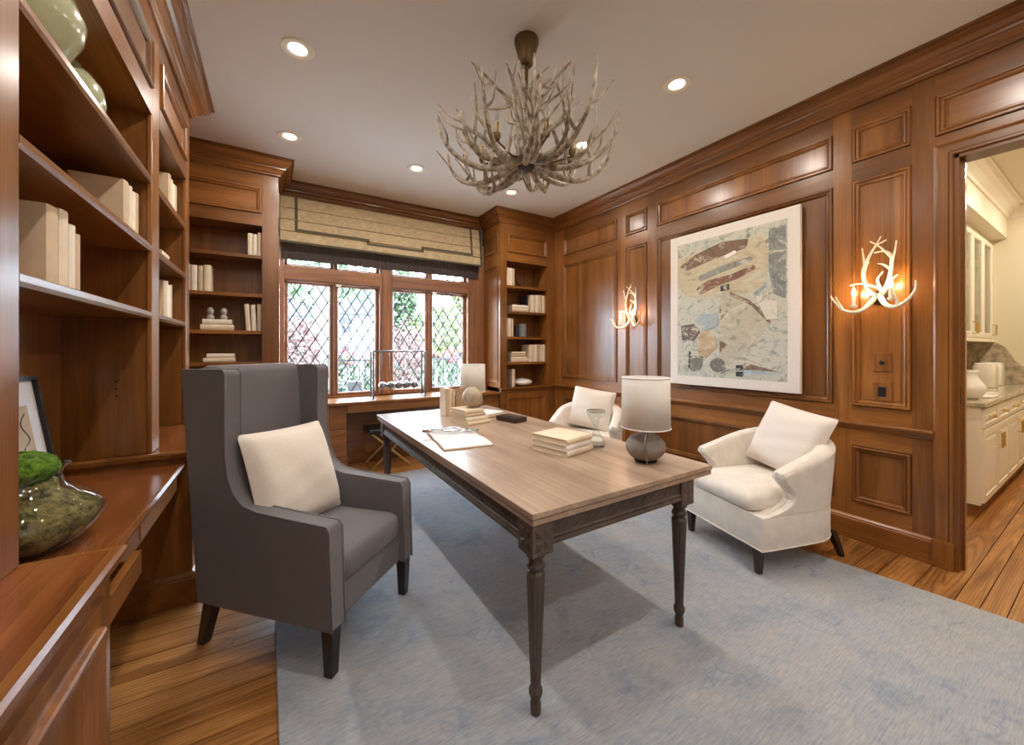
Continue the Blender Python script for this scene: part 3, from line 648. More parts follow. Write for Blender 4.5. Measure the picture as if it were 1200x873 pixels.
def rounded_poly(poly, r, k=4):
    out = []; n = len(poly)
    for i in range(n):
        p0, p, p1 = Vector(poly[i - 1]), Vector(poly[i]), Vector(poly[(i + 1) % n])
        a, b = (p0 - p), (p1 - p); rr = min(r, a.length * .45, b.length * .45); a = p + a.normalized() * rr; b = p + b.normalized() * rr
        for q in range(k + 1):
            t = q / k; out.append(tuple(a * (1 - t) ** 2 + p * 2 * t * (1 - t) + b * t * t))
    return out
def soft_box(x0, x1, y0, y1, z0, z1, crown=.02, n=8):
    # upholstered block with a crowned top
    m = MB(); rs = []
    poly = rounded_poly([(x0, y0), (x1, y0), (x1, y1), (x0, y1)], .05, 4); cx, cy = (x0 + x1) / 2, (y0 + y1) / 2
    for s, z in ((.97, z0), (1, z0 + .015), (1.008, (z0 + z1) / 2), (1, z1 - .02), (.975, z1 - .004), (.93, z1 + crown * .25), (.75, z1 + crown * .65), (.4, z1 + crown * .95), (.01, z1 + crown)):
        rs.append([(cx + (a - cx) * s, cy + (b - cy) * s, z) for a, b in poly])
    return m.rings(rs)
def taper_leg(x0, y0, x1, y1, z1, w0, w1, z0=.0):
    r = lambda x, y, w, z: [(x - w, y - w, z), (x + w, y - w, z), (x + w, y + w, z), (x - w, y + w, z)]
    return MB().rings([r(x0, y0, w0, z0), r(x1, y1, w1, z1)])
# wing chair (local: +x is where it faces)
gz = .012
gc = T('wing_chair', 'charcoal grey linen wingback armchair with square arms at the writing table', 'chair', (.176, 2.124, 0), math.atan2(-.733, .68), local=True)
side = [(.35, .205), (.338, .6), (.325, .622), (.1, .634), (-.03, .642), (-.1, .66), (-.15, .70), (-.185, .77), (-.2, .86), (-.203, 1.0), (-.2, 1.22), (-.215, 1.238), (-.45, 1.236), (-.46, 1.22), (-.41, .7), (-.36, .205)]
for s in (-1, 1):
    y0, y1 = (.225 * s, .308 * s)
    o = build(MB().rings([[(a, y0, b) for a, b in side], [(a, y1, b) for a, b in side]]), 'arm_and_wing', 'grey', gc, bevel=.012, smooth=True, seg=3)
    pm = MB()
    for yy in (y0 + .004 * s, y1 - .004 * s): pm.tube([(a, yy, b) for a, b in side[:13]], .0045, 6)
    build(pm, 'piping', 'grey', o, smooth='all')
bp = [(-.455, .205 + .0), (-.33, .205), (-.27, .45), (-.305, .8), (-.325, 1.15), (-.335, 1.225), (-.36, 1.252), (-.42, 1.252), (-.455, 1.23), (-.41, .7), (-.36, .205)][1:]
build(MB().rings([[(a, -.23, b) for a, b in bp], [(a, .23, b) for a, b in bp]]), 'backrest', 'grey', gc, bevel=.014, smooth=True, seg=3)
build(MB().box(-.34, .322, -.226, .226, .205, .352), 'seat_frame', 'grey', gc, bevel=.012, smooth=True)
build(soft_box(-.29, .335, -.222, .222, .352, .462, .03), 'seat_cushion', 'grey', gc, smooth=True)
for s in (-1, 1):
    build(taper_leg(.318, .27 * s, .318, .27 * s, .21, .019, .027, gz), 'leg', 'ebony', gc, bevel=.002)
    build(taper_leg(-.375, .265 * s, -.318, .265 * s, .21, .019, .026, 0 if s < 0 else .0125), 'leg', 'ebony', gc, bevel=.002)
cushion('throw_pillow', 'plump off-white pillow propped against the charcoal wing chair back', (.083, 2.178, .715), math.atan2(-.733, .68), R(-20), .48, .48, .20, roll=R(-2))

# tub chairs
def tub_chair(loc, rz, label):
    t = T('tub_chair', label, 'chair', loc, rz, local=True)
    # plan path of the back shell, from near arm to far arm
    def plan(s, inset, xe):
        # s in -1..1; straight arms then a rounded back
        hw = .335 - inset; xb = -.375 + inset; rr = .30 - inset * .5
        cyl = math.pi / 2 * rr; la = xe - (xb + rr); mid = hw - rr; tot = la + cyl + mid; d = abs(s) * tot; sg = 1 if s >= 0 else -1
        if d < mid: return (xb, sg * d)
        d -= mid
        if d < cyl: a = d / rr; return (xb + rr - rr * math.cos(a), sg * (mid + rr * math.sin(a)))
        d -= cyl; return (xb + rr + d, sg * hw)
    N = 40
    AF = [(0, .30), (.1, .2), (.2, .145), (.35, .112), (.5, .118), (.65, .145), (.8, .185), (.92, .212), (1, .215)]
    def arm_front(f):
        for (a, b), (c, d_) in zip(AF, AF[1:]):
            if a <= f <= c: return b + (d_ - b) * (f - a) / (c - a)
        return AF[-1][1]
    def ztop(s): k = abs(s); return .735 - .15 * max(0, (k - .25) / .75) ** 1.15
    outer, inner = [], []
    for fi in range(15):
        f = fi / 14; ro, ri = [], []
        for k in range(N + 1):
            s = -1 + 2 * k / N; zt = ztop(s); z = .36 + (zt - .36) * f; e = arm_front(f)
            flare = .022 * f
            a = plan(s, -flare * .5, e); ro.append((a[0] - flare, a[1], z)); b = plan(s, .085 - .01 * f, e - .0); ri.append((b[0] - flare, b[1], z))
        outer.append(ro); inner.append(ri)
    m = MB(); top = []
    for q in range(1, 4):
        a_ = q / 4 * math.pi; c, s_ = math.cos(a_), math.sin(a_)
        top.append([tuple((o_[i] * (1 + c) / 2 + n_[i] * (1 - c) / 2) + (s_ * .025 if i == 2 else 0) for i in range(3)) for o_, n_ in zip(outer[-1], inner[-1])])
    loop = outer + top + inner[::-1]; m.rings(loop, False, False, False)
    for e in (0, -1):   # rounded arm fronts
        full = [r[e] for r in loop]; cy = sum(p[1] for p in full) / len(full)
        m.rings([full, [(p[0] + .010, p[1] + (cy - p[1]) * .14, p[2] - .002) for p in full], [(p[0] + .016, p[1] + (cy - p[1]) * .4, p[2] - .004) for p in full], [(p[0] + .018, p[1] + (cy - p[1]) * .97, p[2] - .005) for p in full]], False, False)
    build(m, 'tub_back', 'velvet', t, smooth=True)
    foot = []
    for k in range(25):
        a = plan(-1 + 2 * k / 24, 0, .352); foot.append(a)
    foot = [foot[0]] + foot[1:-1] + [foot[-1]]
    c_ = lambda s, z: [((a) * s, b * s, z) for a, b in foot]
    build(MB().rings([c_(.99, .165), c_(1, .175), c_(1, .352), c_(.992, .362)]), 'base', 'velvet', t, bevel=.004, smooth=True)
    pm = MB(); pm.tube([(a, b, .17) for a, b in foot] + [(foot[0][0], foot[0][1], .17)], .005, 6); build(pm, 'piping', 'velvet', t, smooth='all')
    build(soft_box(-.27, .365, -.262, .262, .372, .455, .035), 'seat_cushion', 'velvet', t, smooth=True)
    for s in (-1, 1):
        build(taper_leg(.315, .275 * s, .315, .275 * s, .17, .015, .024, .0122), 'leg', 'espresso', t, bevel=.002)
        build(taper_leg(-.385, .25 * s, -.31, .24 * s, .17, .014, .022, .0), 'leg', 'ebony', t, bevel=.002)
    return t
f1 = math.atan2(.28, -.96); tub_chair((2.80, 1.335, 0), f1, 'cream velvet tub armchair in front of the large abstract painting')
cushion('throw_pillow', 'off-white square pillow on the tub chair before the painting', (3.0, 1.25, .71), f1, R(-24), .49, .46, .17, roll=R(-8))
f2 = math.atan2(-.55, -.835); tub_chair((2.70, 2.93, 0), f2, 'cream velvet tub armchair in the corner beyond the writing table')
cushion('throw_pillow', 'off-white square pillow on the corner tub chair', (2.87, 3.04, .70), f2, R(-22), .46, .43, .16, roll=R(-8))

# ------------------------------------------------------------------ antler chandelier
def antler(mb, pts, r0, tip=.003, tines=(), seg=7):
    p = smoothpath(pts, 5); n = len(p); rad = [max(tip, r0 * (1 - .78 * (i / (n - 1)) ** 1.3)) for i in range(n)]; rad[-1] = tip
    mb.tube(p, rad, seg)
    for fr, tp in tines:
        i = int(fr * (n - 1)); base = p[i]; q = smoothpath([base] + [Vector(t) for t in tp], 4); r = rad[i] * .82; k = len(q)
        mb.tube(q, [max(tip, r * (1 - .8 * (j / (k - 1)) ** 1.2)) for j in range(k - 1)] + [tip], seg)
    return mb
rn = random.Random(11)
CX, CY = 1.279, 1.906
ch = T('antler_chandelier', 'large weathered deer antler chandelier hanging from the ceiling', 'chandelier', (CX, CY, 2.33))
build(MB().lathe([(.03, 3.02), (.036, 3.024), (.046, 3.05), (.058, 3.1), (.068, 3.14), (.072, 3.155), (.072, ZC)], (CX, CY, 0), 28), 'canopy', 'bronze', ch, smooth=True)
build(MB().tube([(CX, CY, 3.03), (CX, CY, 2.4)], .011, 10), 'rod', 'bronze', ch, smooth=True)
def pol(r, a, z): return (CX + r * math.cos(a), CY + r * math.sin(a), z)
for k in range(13):
    a = 2 * math.pi * (k + .2) / 13 + rn.uniform(-.12, .12); g = rn.uniform(.92, 1.06); sw = rn.choice((-1, 1)) * rn.uniform(.12, .3); dz = rn.uniform(-.04, .05)
    pts = [pol(.05, a, 2.44), pol(.16 * g, a + sw * .1, 2.38 + dz * .4), pol(.31 * g, a + sw * .4, 2.365 + dz), pol(.44 * g, a + sw * .8, 2.43 + dz), pol(.52 * g, a + sw, 2.53 + dz), pol(.55 * g, a + sw * 1.05, 2.645 + dz * 1.6)]
    tin = [(.34, [pol(.24 * g, a + sw * .2 + .14, 2.42 + dz), pol(.25 * g, a + sw * .2 + .26, 2.54 + dz)]),
           (.55, [pol(.38 * g, a + sw * .6 - .1, 2.46 + dz), pol(.43 * g, a + sw * .6 - .2, 2.55 + dz), pol(.44 * g, a + sw * .6 - .22, 2.63 + dz)]),
           (.74, [pol(.5 * g, a + sw * .9 + .1, 2.52 + dz), pol(.56 * g, a + sw * .9 + .17, 2.6 + dz)])]
    build(antler(MB(), pts, .021, tines=tin), 'antler', 'antler', ch, smooth='all')
for k in range(9):
    a = 2 * math.pi * (k + .55) / 9 + rn.uniform(-.15, .15); sw = rn.choice((-1, 1)) * rn.uniform(.25, .6); dz = rn.uniform(-.05, .06)
    pts = [pol(.04, a, 2.47), pol(.15, a + sw * .2, 2.45), pol(.28, a + sw * .6, 2.49 + dz), pol(.37, a + sw, 2.55 + dz), pol(.42, a + sw * 1.2, 2.66 + dz)]
    tin = [(.4, [pol(.24, a + sw * .4 - .3, 2.53), pol(.25, a + sw * .4 - .55, 2.6 + dz), pol(.24, a + sw * .4 - .6, 2.67 + dz)]), (.62, [pol(.34, a + sw * .8 + .25, 2.58 + dz), pol(.40, a + sw * .8 + .42, 2.68 + dz)]), (.8, [pol(.46, a + sw - .1, 2.62 + dz), pol(.52, a + sw - .16, 2.70 + dz)])]
    build(antler(MB(), pts, .02, tines=tin), 'antler', 'antler', ch, smooth='all')
for k, (a, rr, zt) in enumerate(((-.56, .29, 3.1), (.7, .2, 2.93), (1.7, .16, 2.86), (2.58, .33, 3.0), (3.4, .22, 2.9), (4.3, .2, 2.84), (5.1, .17, 2.9))):
    b = .03
    pts = [pol(b, a, 2.46), pol(b + .025, a, 2.58), pol(b + .02, a, 2.70), pol(b + .05, a + .05, 2.78), pol(rr * .62, a + .1, 2.84 + (zt - 2.85) * .45), pol(rr, a + .2, zt)]
    tin = [(.62, [pol(rr * .6, a - .3, 2.80), pol(rr * .95, a - .42, 2.85)]), (.8, [pol(rr * .8, a + .3, 2.86), pol(rr * 1.0, a + .5, 2.9)])]
    build(antler(MB(), pts, .024, tines=tin), 'antler', 'antler', ch, smooth='all')
for k in range(6):
    a = 2 * math.pi * k / 6 + .35; x, y, z = pol(.27, a, 2.5)
    c = build(MB().lathe([(.012, -.04), (.02, -.02), (.022, .0), (.013, .004), (.013, .06), (.011, .062)], (x, y, z), 14), 'candle_socket', 'bronze', ch, smooth=True)
    build(MB().lathe([(.006, .06), (.011, .075), (.013, .095), (.008, .12), (.002, .14)], (x, y, z), 12), 'candle_bulb', 'vglass', c, smooth='all')
    build(MB().tube([(CX, CY, 2.46), pol(.14, a, 2.43), (x, y, z - .04)], .006, 6), 'arm', 'bronze', ch)
build(MB().sphere((CX, CY, 2.43), .055, 16, 10, (1, 1, .8)), 'hub', 'espresso', ch, smooth='all')

# ------------------------------------------------------------------ antler sconces
def sc(p, q, out): return (-(out), -(p - 510) * .000497, -(q - 600) * .00066)   # drawn around the backplate
def path_(pts, o0, o1): n = len(pts); return [sc(a, b, o0 + (o1 - o0) * i / max(1, n - 1)) for i, (a, b) in enumerate(pts)]
def sconce(loc, label):
    t = T('antler_sconce', label, 'sconce', loc, local=True, group='antler sconces on the panelled wall')
    A = [([(505, 640), (440, 580), (398, 490), (385, 390), (410, 310), (460, 220), (520, 140), (575, 60)], .05, .09, .0155, [(.55, [(398, 240), (392, 150)]), (.42, [(425, 340), (460, 300)]), (.86, [(580, 128), (640, 115)])]),
         ([(545, 640), (610, 560), (650, 440), (665, 340), (660, 255), (600, 208), (500, 212)], .05, .08, .0155, [(.5, [(705, 230), (728, 130)]), (.6, [(570, 170), (470, 95)]), (.4, [(600, 345), (545, 330)]), (.2, [(680, 490), (735, 462)])]),
         ([(580, 620), (548, 550), (540, 480), (600, 415)], .07, .1, .012, [(.25, [(400, 515), (265, 520)])]),
         ([(500, 650), (450, 720), (380, 782), (290, 800), (200, 775), (140, 710), (80, 625)], .05, .16, .0165, [(.68, [(165, 700), (135, 635)])]),
         ([(540, 640), (600, 730), (680, 770), (780, 752), (870, 690), (920, 620), (930, 550)], .05, .16, .0165, [(.45, [(735, 690), (715, 620)])])]
    for pts, o0, o1, r, tn in A:
        pp = path_(pts, o0, o1)
        tines = []
        for fr, tp in tn: tines.append((fr, [sc(a, b, o0 + (o1 - o0) * fr + .02 + .015 * i) for i, (a, b) in enumerate(tp)]))
        build(antler(MB(), pp, r, .004, tines), 'antler', 'antlerw', t, smooth='all')
    bp = sc(515, 660, 0); build(MB().tube([(.0, bp[1], bp[2]), (-.02, bp[1], bp[2]), (-.05, bp[1], bp[2] - .01)], [.05, .048, .02], 18), 'backplate', 'espresso', t, smooth=True)
    for p, q in ((305, 640), (682, 590)):
        b = sc(p, q, .11); zb = b[2] - .06
        c = build(MB().lathe([(.009, -.06), (.018, -.05), (.02, -.04), (.011, -.038), (.011, .02), (.009, .022)], (b[0], b[1], b[2] - .02), 14), 'candle_socket', 'antlerw', t, smooth=True)
        build(MB().lathe([(.006, .002), (.011, .014), (.012, .028), (.007, .05), (.002, .064)], b, 12), 'flame_bulb', 'bulb', c, smooth='all')
        l = lamp('bulb_light', 'POINT', (0, 0, 0), SCONCE_POWER, (1, .7, .4), None, .014); l.parent = t; l.location = (b[0], b[1], b[2] + .03)
    return t
M['bulb'] = glow('lit_flame_bulb', (255, 214, 140), 9)
sconce((XR + .011, .905, 1.715), 'lit ivory antler wall sconce above the switch plates beside the doorway')
sconce((XR + .011, 2.99, 1.70), 'lit ivory antler wall sconce in the narrow panel between painting and corner')

# ------------------------------------------------------------------ recessed ceiling lights
M['lens'] = glow('lit_lens', (255, 244, 226), 4)
for x, y, lab in ((.12, 2.70, 'round recessed ceiling light above the wing chair'), (.11, 3.85, 'round recessed ceiling light before the corner bookcase left of the window'), (1.23, 3.85, 'round recessed ceiling light before the middle of the window'),
                  (2.385, 1.673, 'round recessed ceiling light over the painting side between doorway and chandelier'), (2.37, 2.62, 'round recessed ceiling light seen through the chandelier antlers'), (2.37, 3.85, 'round recessed ceiling light before the bookcase beside the panelled wall'),
                  (.12, 1.55, 'round recessed ceiling light near the wall bookcase'), (.12, .4, 'added recessed fill light out of view behind the base cabinet'), (1.25, .4, 'added recessed fill light out of view past the table end'), (2.385, .4, 'added recessed fill light out of view facing the doorway'),
                  (.12, -.9, 'added recessed fill light out of view, rear wall bookcase side'), (1.25, -.9, 'added recessed fill light out of view, rear wall middle'), (2.385, -.9, 'added recessed fill light out of view, rear wall doorway side')):  # unseen cans above and behind the camera, added as fill light
    t = T('recessed_light', lab, 'ceiling light', (x, y, ZC), group='recessed ceiling lights')
    build(MB().lathe([(.058, -.001), (.06, -.006), (.07, -.009), (.088, -.007), (.094, -.001)], (x, y, ZC), 32, cap0=False, cap1=False), 'trim_ring', 'white', t, smooth=True)
    build(MB().lathe([(.06, -.004), (.052, -.0015)], (x, y, ZC), 32, cap0=False, cap1=False), 'baffle', 'white', t, smooth=True)
    build(MB().lathe([(.052, -.0015), (.03, -.003), (.001, -.0035)], (x, y, ZC), 32, cap0=False), 'lens', 'lens', t, smooth=True)
    lamp('can_light', 'AREA', (x, y, ZC - .012), CAN_POWER, (1, .93, .84), t, .08)

# ------------------------------------------------------------------ abstract painting
AX = XR - .05
def onA(a, b, h): return (AX - h, a, b)
Y0, Y1, Z0, Z1 = 1.341, 2.473, .985, 2.442
pt = T('abstract_painting', 'large abstract painting in muted ochre and grey with pale linen border', 'painting', (XR - .02, (Y0 + Y1) / 2, Z0))
build(MB().box(AX, XR - .012, Y0, Y1, Z0, Z1), 'stretcher', 'linen', pt, bevel=.004)
build(MB().box(AX - .002, AX, Y0 + .085, Y1 - .085, Z0 + .085, Z1 - .085), 'canvas', 'canvas', pt)
cw, chh = Y1 - Y0 - .17, Z1 - Z0 - .17
def ap_(u, v): return (Y1 - .085 - u * cw, Z1 - .085 - v * chh)   # u rightwards, v downwards in 0..1
SH = [('ochre_wash', (190, 174, 144), [(.0, .1), (.8, .06), (.88, .2), (.82, .4), (.68, .44), (.1, .42), (0, .3)]),
      ('brown_sweep', (122, 94, 76), [(.02, .17), (.2, .1), (.46, .05), (.7, .07), (.68, .13), (.4, .16), (.1, .21)]),
      ('rust_stroke', (128, 88, 70), [(.2, .36), (.32, .31), (.55, .29), (.74, .25), (.76, .28), (.6, .33), (.42, .36), (.24, .41)]),
      ('grey_stroke', (142, 138, 130), [(.22, .27), (.45, .22), (.72, .19), (.74, .22), (.5, .26), (.24, .31)]),
      ('grey_field', (128, 128, 124), [(.86, .04), (.99, .03), (.99, .5), (.9, .46), (.86, .3)]),
      ('fan', (182, 172, 150), [(.45, .42), (.53, .41), (.7, .48), (.84, .58), (.88, .64), (.8, .72), (.68, .82), (.52, .93), (.44, .84)]),
      ('fan_rim', (122, 96, 78), [(.53, .41), (.7, .48), (.84, .58), (.88, .64), (.85, .635), (.72, .52), (.54, .44)]),
      ('tooth', (120, 92, 72), [(.44, .5), (.52, .55), (.44, .61)]), ('tooth', (120, 92, 72), [(.44, .74), (.51, .78), (.44, .84)]),
      ('arrow', (100, 80, 72), [(.04, .63), (.18, .62), (.25, .68), (.18, .75), (.05, .74)]),
      ('dome', (184, 158, 122), [(.22, .74), (.25, .69), (.32, .67), (.4, .72), (.42, .8), (.3, .88), (.22, .84)]),
      ('disc', (108, 100, 92), [(.42 + .075 * math.cos(i * .524), .925 + .052 * math.sin(i * .524)) for i in range(12)]),
      ('wedge', (124, 98, 82), [(.66, .9), (.94, .955), (.66, .945)]), ('wedge', (178, 192, 198), [(.66, .95), (.94, .962), (.66, .99)]),
      ('black_square', (44, 42, 44), [(.59, .92), (.65, .92), (.65, .955), (.59, .955)]), ('black_square', (44, 42, 44), [(.59, .965), (.65, .965), (.65, .998), (.59, .998)]),
      ('cup', (122, 116, 104), [(.14, .86), (.28, .86), (.26, .95), (.22, .98), (.14, .975)]), ('saw', (52, 46, 44), [(.13, .82), (.15, .84), (.135, .86), (.155, .88), (.135, .9), (.155, .92), (.135, .95), (.12, .96)]),
      ('tab', (52, 48, 46), [(.45, .36), (.53, .355), (.53, .395), (.45, .4)]), ('white_fleck', (240, 232, 222), [(.48, .155), (.58, .13), (.6, .15), (.5, .175)]),
      ('blue_wash', (164, 172, 172), [(.18, .56), (.42, .55), (.43, .64), (.3, .68), (.2, .64)]), ('cream_step', (214, 206, 188), [(.76, .46), (.86, .44), (.86, .5), (.93, .5), (.93, .62), (.84, .62)])]
hh = .0024
SH = [x for x in SH if x[0] in ('ochre_wash', 'grey_field')] + [x for x in SH if x[0] not in ('ochre_wash', 'grey_field')]
for nm, col, poly in SH:
    hh += .0002
    key = 'paint_%d_%d_%d' % col
    if key not in M: M[key] = paint(key, col, .32)
    pl = rounded_poly([ap_(u, v * .985) for u, v in poly], .02 if nm in ('ochre_wash', 'grey_field', 'brown_sweep', 'rust_stroke', 'grey_stroke', 'dome', 'blue_wash', 'cup') else .002, 3)
    build(MB().prism(pl, onA, .0021, hh), 'painted_shape', key, pt)

# ------------------------------------------------------------------ books
def book(P, eo, et, eh, depth, thick, height, m, label, group):
    """P: bottom of the spine centre; eo points out of the spine, et along the thickness, eh along the height."""
    P, eo, et, eh = Vector(P), Vector(eo), Vector(et), Vector(eh)
    fn = lambda o, t, h: tuple(P + eo * o + et * t + eh * h)
    t = T('book', label, 'book', tuple(P), group=group)
    b = min(.003, thick * .15); pl = [(-depth, -thick / 2), (-.004, -thick / 2), (0, -thick * .3), (.002, 0), (0, thick * .3), (-.004, thick / 2), (-depth, thick / 2), (-depth, thick / 2 - b), (-.008, thick / 2 - b), (-.008, -thick / 2 + b), (-depth, -thick / 2 + b)]
    build(MB().rings([[fn(o, q, 0) for o, q in pl], [fn(o, q, height) for o, q in pl]]), 'cover', m, t)
    v = [fn(o, q, h) for h in (.004, height - .004) for o, q in ((-depth + .004, -thick / 2 + b), (-.008, -thick / 2 + b), (-.008, thick / 2 - b), (-depth + .004, thick / 2 - b))]
    build(MB().add(v, [(3, 2, 1, 0), (4, 5, 6, 7), (0, 1, 5, 4), (1, 2, 6, 5), (2, 3, 7, 6), (3, 0, 4, 7)]), 'pages', 'pageM', t)
    return t
ZA = (0, 0, 1)
ORD = ('first', 'second', 'third', 'fourth', 'fifth')
def row_left(ys, zb, label, group, h=.23, dep=.17, xf=-.575, mats=('cr2', 'cr1', 'cr3')):
    for i, (a, b, hh_) in enumerate(ys): book((xf, (a + b) / 2, zb), (1, 0, 0), (0, 1, 0), ZA, dep, b - a - .002, h + hh_, mats[i % len(mats)], label.replace('#', ORD[len(ys) - 1 - i]), group)
def row_back(xs, zb, label, group, yf=YB + .04, dep=.17, mats=('cr1', 'cr3', 'cr2'), tilt=0):
    for i, (a, b, h) in enumerate(xs):
        tl = tilt if isinstance(tilt, (int, float)) else tilt[i]
        book(((a + b) / 2, yf, zb + .001 + abs(math.sin(tl)) * (b - a) / 2), (0, -1, 0), (math.cos(tl), 0, -math.sin(tl)), (math.sin(tl), 0, math.cos(tl)), dep, b - a - .002, h, mats[i % len(mats)], label.replace('#', ORD[i if a > 1 else len(xs) - 1 - i]), group)
def flat_back(cx, zb, items, label, group, yf=YB + .05, mats=('cr1', 'cr3', 'cr2')):
    z = zb
    for i, (w, th, dx) in enumerate(items):
        book((cx + dx - w / 2, yf, z + th / 2), (0, -1, 0), ZA, (1, 0, 0), .19, th - .001, w, mats[i % len(mats)], label.replace('#', pile(i, len(items))), group); z += th
def pile(i, n): return 'top' if i == n - 1 else ('bottom' if i == 0 else ('middle' if n == 3 else ('second-lowest' if i == 1 else 'second-highest')))
S3, S2, S1 = 1.5195, 1.8595, 2.2045
row_left([(1.70, 1.775, .01), (1.78, 1.845, .02), (1.85, 1.895, -.01), (1.9, 1.93, -.03)], S3, '# beige book from the window end of the low shelf row, wall bookcase', 'books on the wall bookcase low shelf', .235, .2)
row_left([(2.385, 2.455, 0), (2.46, 2.505, .0), (2.51, 2.555, -.01), (2.56, 2.605, 0)], S2, '# beige book from the window end of the middle shelf row, wall bookcase', 'books on the wall bookcase middle shelf', .235, .175)
row_left([(3.24, 3.31, .02), (3.315, 3.36, .01), (3.365, 3.42, 0), (3.425, 3.48, .01)], S1, '# cream upright book from the window end, top shelf of narrow wall bay', 'books in the narrow bay top shelf', .23, .2)
row_left([(3.12, 3.18, 0), (3.185, 3.23, .01), (3.235, 3.29, -.01), (3.295, 3.34, 0)], S3, '# cream upright book from the window end, low shelf of narrow wall bay', 'books in the narrow bay low shelf', .23, .2)
book((-.575, 3.03, S3 + .008), (1, 0, 0), (0, .95, .25), (0, -.25 * 0 + .28, .96), .19, .03, .17, 'cr4', 'small brown book leaning against the cream books in the narrow bay', None)
for i in range(2): book((-.57, 3.02 + i * .01, S2 + .018 + i * .03), (1, 0, 0), ZA, (0, 1, 0), .2, .029, .21 - i * .02, ('cr3', 'cr1')[i], ('lower', 'upper')[i] + ' of two cream books lying flat on the narrow bay middle shelf', 'flat books in the narrow bay')
book((-.57, 2.98, S1 + .012), (1, 0, 0), ZA, (0, 1, 0), .18, .022, .17, 'cr3', 'thin ivory book lying flat beside the top shelf books of the narrow bay', None)
L1, L2, L3, L4 = 2.236, 1.862, 1.506, 1.207
row_back([(-.222, -.182, .21), (-.18, -.146, .205), (-.144, -.107, .225)], L1, '# cream book from the window side on the top shelf, corner bookcase', 'books on corner bookcase top shelf')
row_back([(-.70, -.65, .235), (-.645, -.60, .23), (-.595, -.56, .23), (-.555, -.5, .24)], L2, '# cream book from the window side on the second shelf, corner bookcase', 'books on corner bookcase second shelf')
row_back([(-.235, -.195, .255), (-.19, -.15, .25), (-.146, -.108, .26)], L3, '# cream book from the window side on the figurine shelf, corner bookcase', 'books on corner bookcase third shelf', tilt=(-.06, -.04, 0))
flat_back(-.455, L3, [(.25, .052, 0), (.22, .05, .0)], '# cream book of the flat pair beneath the two figurines', 'flat books under the figurines')
flat_back(-.43, L4, [(.24, .04, -.01), (.21, .04, .0)], '# cream book of the flat pair on the lowest open corner bookcase shelf', 'flat books low in the corner bookcase')
for x in (-.51, -.41):
    f = T('stone_figurine', 'small pale stone bust ' + ('farther from' if x < -.45 else 'closer to') + ' the three upright books', 'figurine', (x, YB + .09, L3 + .102), group='pair of small stone busts')
    build(MB().lathe([(.026, 0), (.03, .006), (.03, .02), (.024, .034), (.016, .042)], (x, YB + .09, L3 + .1025), 16), 'base', 'concrete', f, smooth=True)
    build(MB().lathe([(.014, .038), (.022, .05), (.026, .066), (.027, .084), (.022, .1), (.01, .11)], (x, YB + .09, L3 + .1025), 16), 'head', 'concrete', f, smooth=True)
    build(MB().sphere((x, YB + .062, L3 + .1025 + .075), .008, 8, 6), 'nose', 'concrete', f, smooth='all')
q1, q2, q3, q4 = 2.199, 1.848, 1.5, 1.151
row_back([(2.665, 2.72, .24), (2.722, 2.772, .24), (2.774, 2.81, .235)], q1, '# cream book from the window side in the row beside the dark sculpture', 'books on right bookcase top shelf')
row_back([(3.075, 3.155, .245), (3.16, 3.215, .25), (3.218, 3.272, .255), (3.275, 3.326, .25)], q2, '# upright cream book from the window side next to the dark slipcase', 'books on right bookcase second shelf', dep=.2)
flat_back(2.91, q2, [(.27, .05, 0), (.26, .045, 0)], '# cream book of the flat pair in front of the dark slipcase', 'flat books on right bookcase second shelf')
tag(build(MB().box(3.047, 3.073, YB + .1, YB + .28, q2 + .0005, q2 + .24), 'slipcase', 'darkbook', bevel=.003), 'dark slipcase standing behind the flat second-shelf books', 'slipcase')
row_back([(2.665, 2.71, .245), (2.712, 2.752, .25), (2.755, 2.792, .245)], q3, '# upright cream book from the window side on the grey book shelf', 'books on right bookcase third shelf')
row_back([(2.86, 2.91, .16), ], q3, 'dark book upright next to the grey book on the third shelf', 'dark third-shelf book', mats=('darkbook',), yf=YB + .09)
row_back([(2.915, 3.0, .18)], q3, 'grey cloth book standing alone on the third shelf', 'grey third-shelf book', mats=('greybook',))
row_back([(3.05, 3.13, .24), (3.133, 3.185, .24), (3.188, 3.235, .245), (3.238, 3.285, .24), (3.288, 3.327, .245)], q4, '# upright cream book from the window side in the five on the fourth shelf', 'books on right bookcase fourth shelf', dep=.2)
flat_back(2.9, q4, [(.29, .036, .0), (.27, .036, -.01), (.24, .036, -.02), (.22, .034, -.02)], '# cream book in the flat pile beside five upright books', 'flat books on right bookcase fourth shelf')
row_back([(2.765, 2.815, .24)], .811, 'cream book standing by itself beside the white pebble vase', 'single book on the ledge')
tag(build(MB().lathe([(.05, 0), (.11, .012), (.145, .04), (.145, .062), (.1, .09), (.05, .1), (.03, .105), (.028, .095)], (3.0, YB + .15, .8105), 28), 'pebble_vase', 'ceramic', smooth='all'), 'squat white pebble-shaped vase on the bookcase ledge', 'vase')
sc_ = T('dark_sculpture', 'small dark looped metal sculpture beside the top shelf books', 'sculpture', (2.87, YB + .1, q1))
build(MB().box(2.815, 2.935, YB + .06, YB + .14, q1 + .0005, q1 + .025), 'base', 'iron', sc_, bevel=.004)
build(MB().tube(smoothpath([(2.83, YB + .1, q1 + .02), (2.82, YB + .1, q1 + .1), (2.84, YB + .1, q1 + .17), (2.86, YB + .1, q1 + .12), (2.88, YB + .1, q1 + .06), (2.92, YB + .1, q1 + .03)]), .011, 8), 'loop', 'iron', sc_, smooth='all')

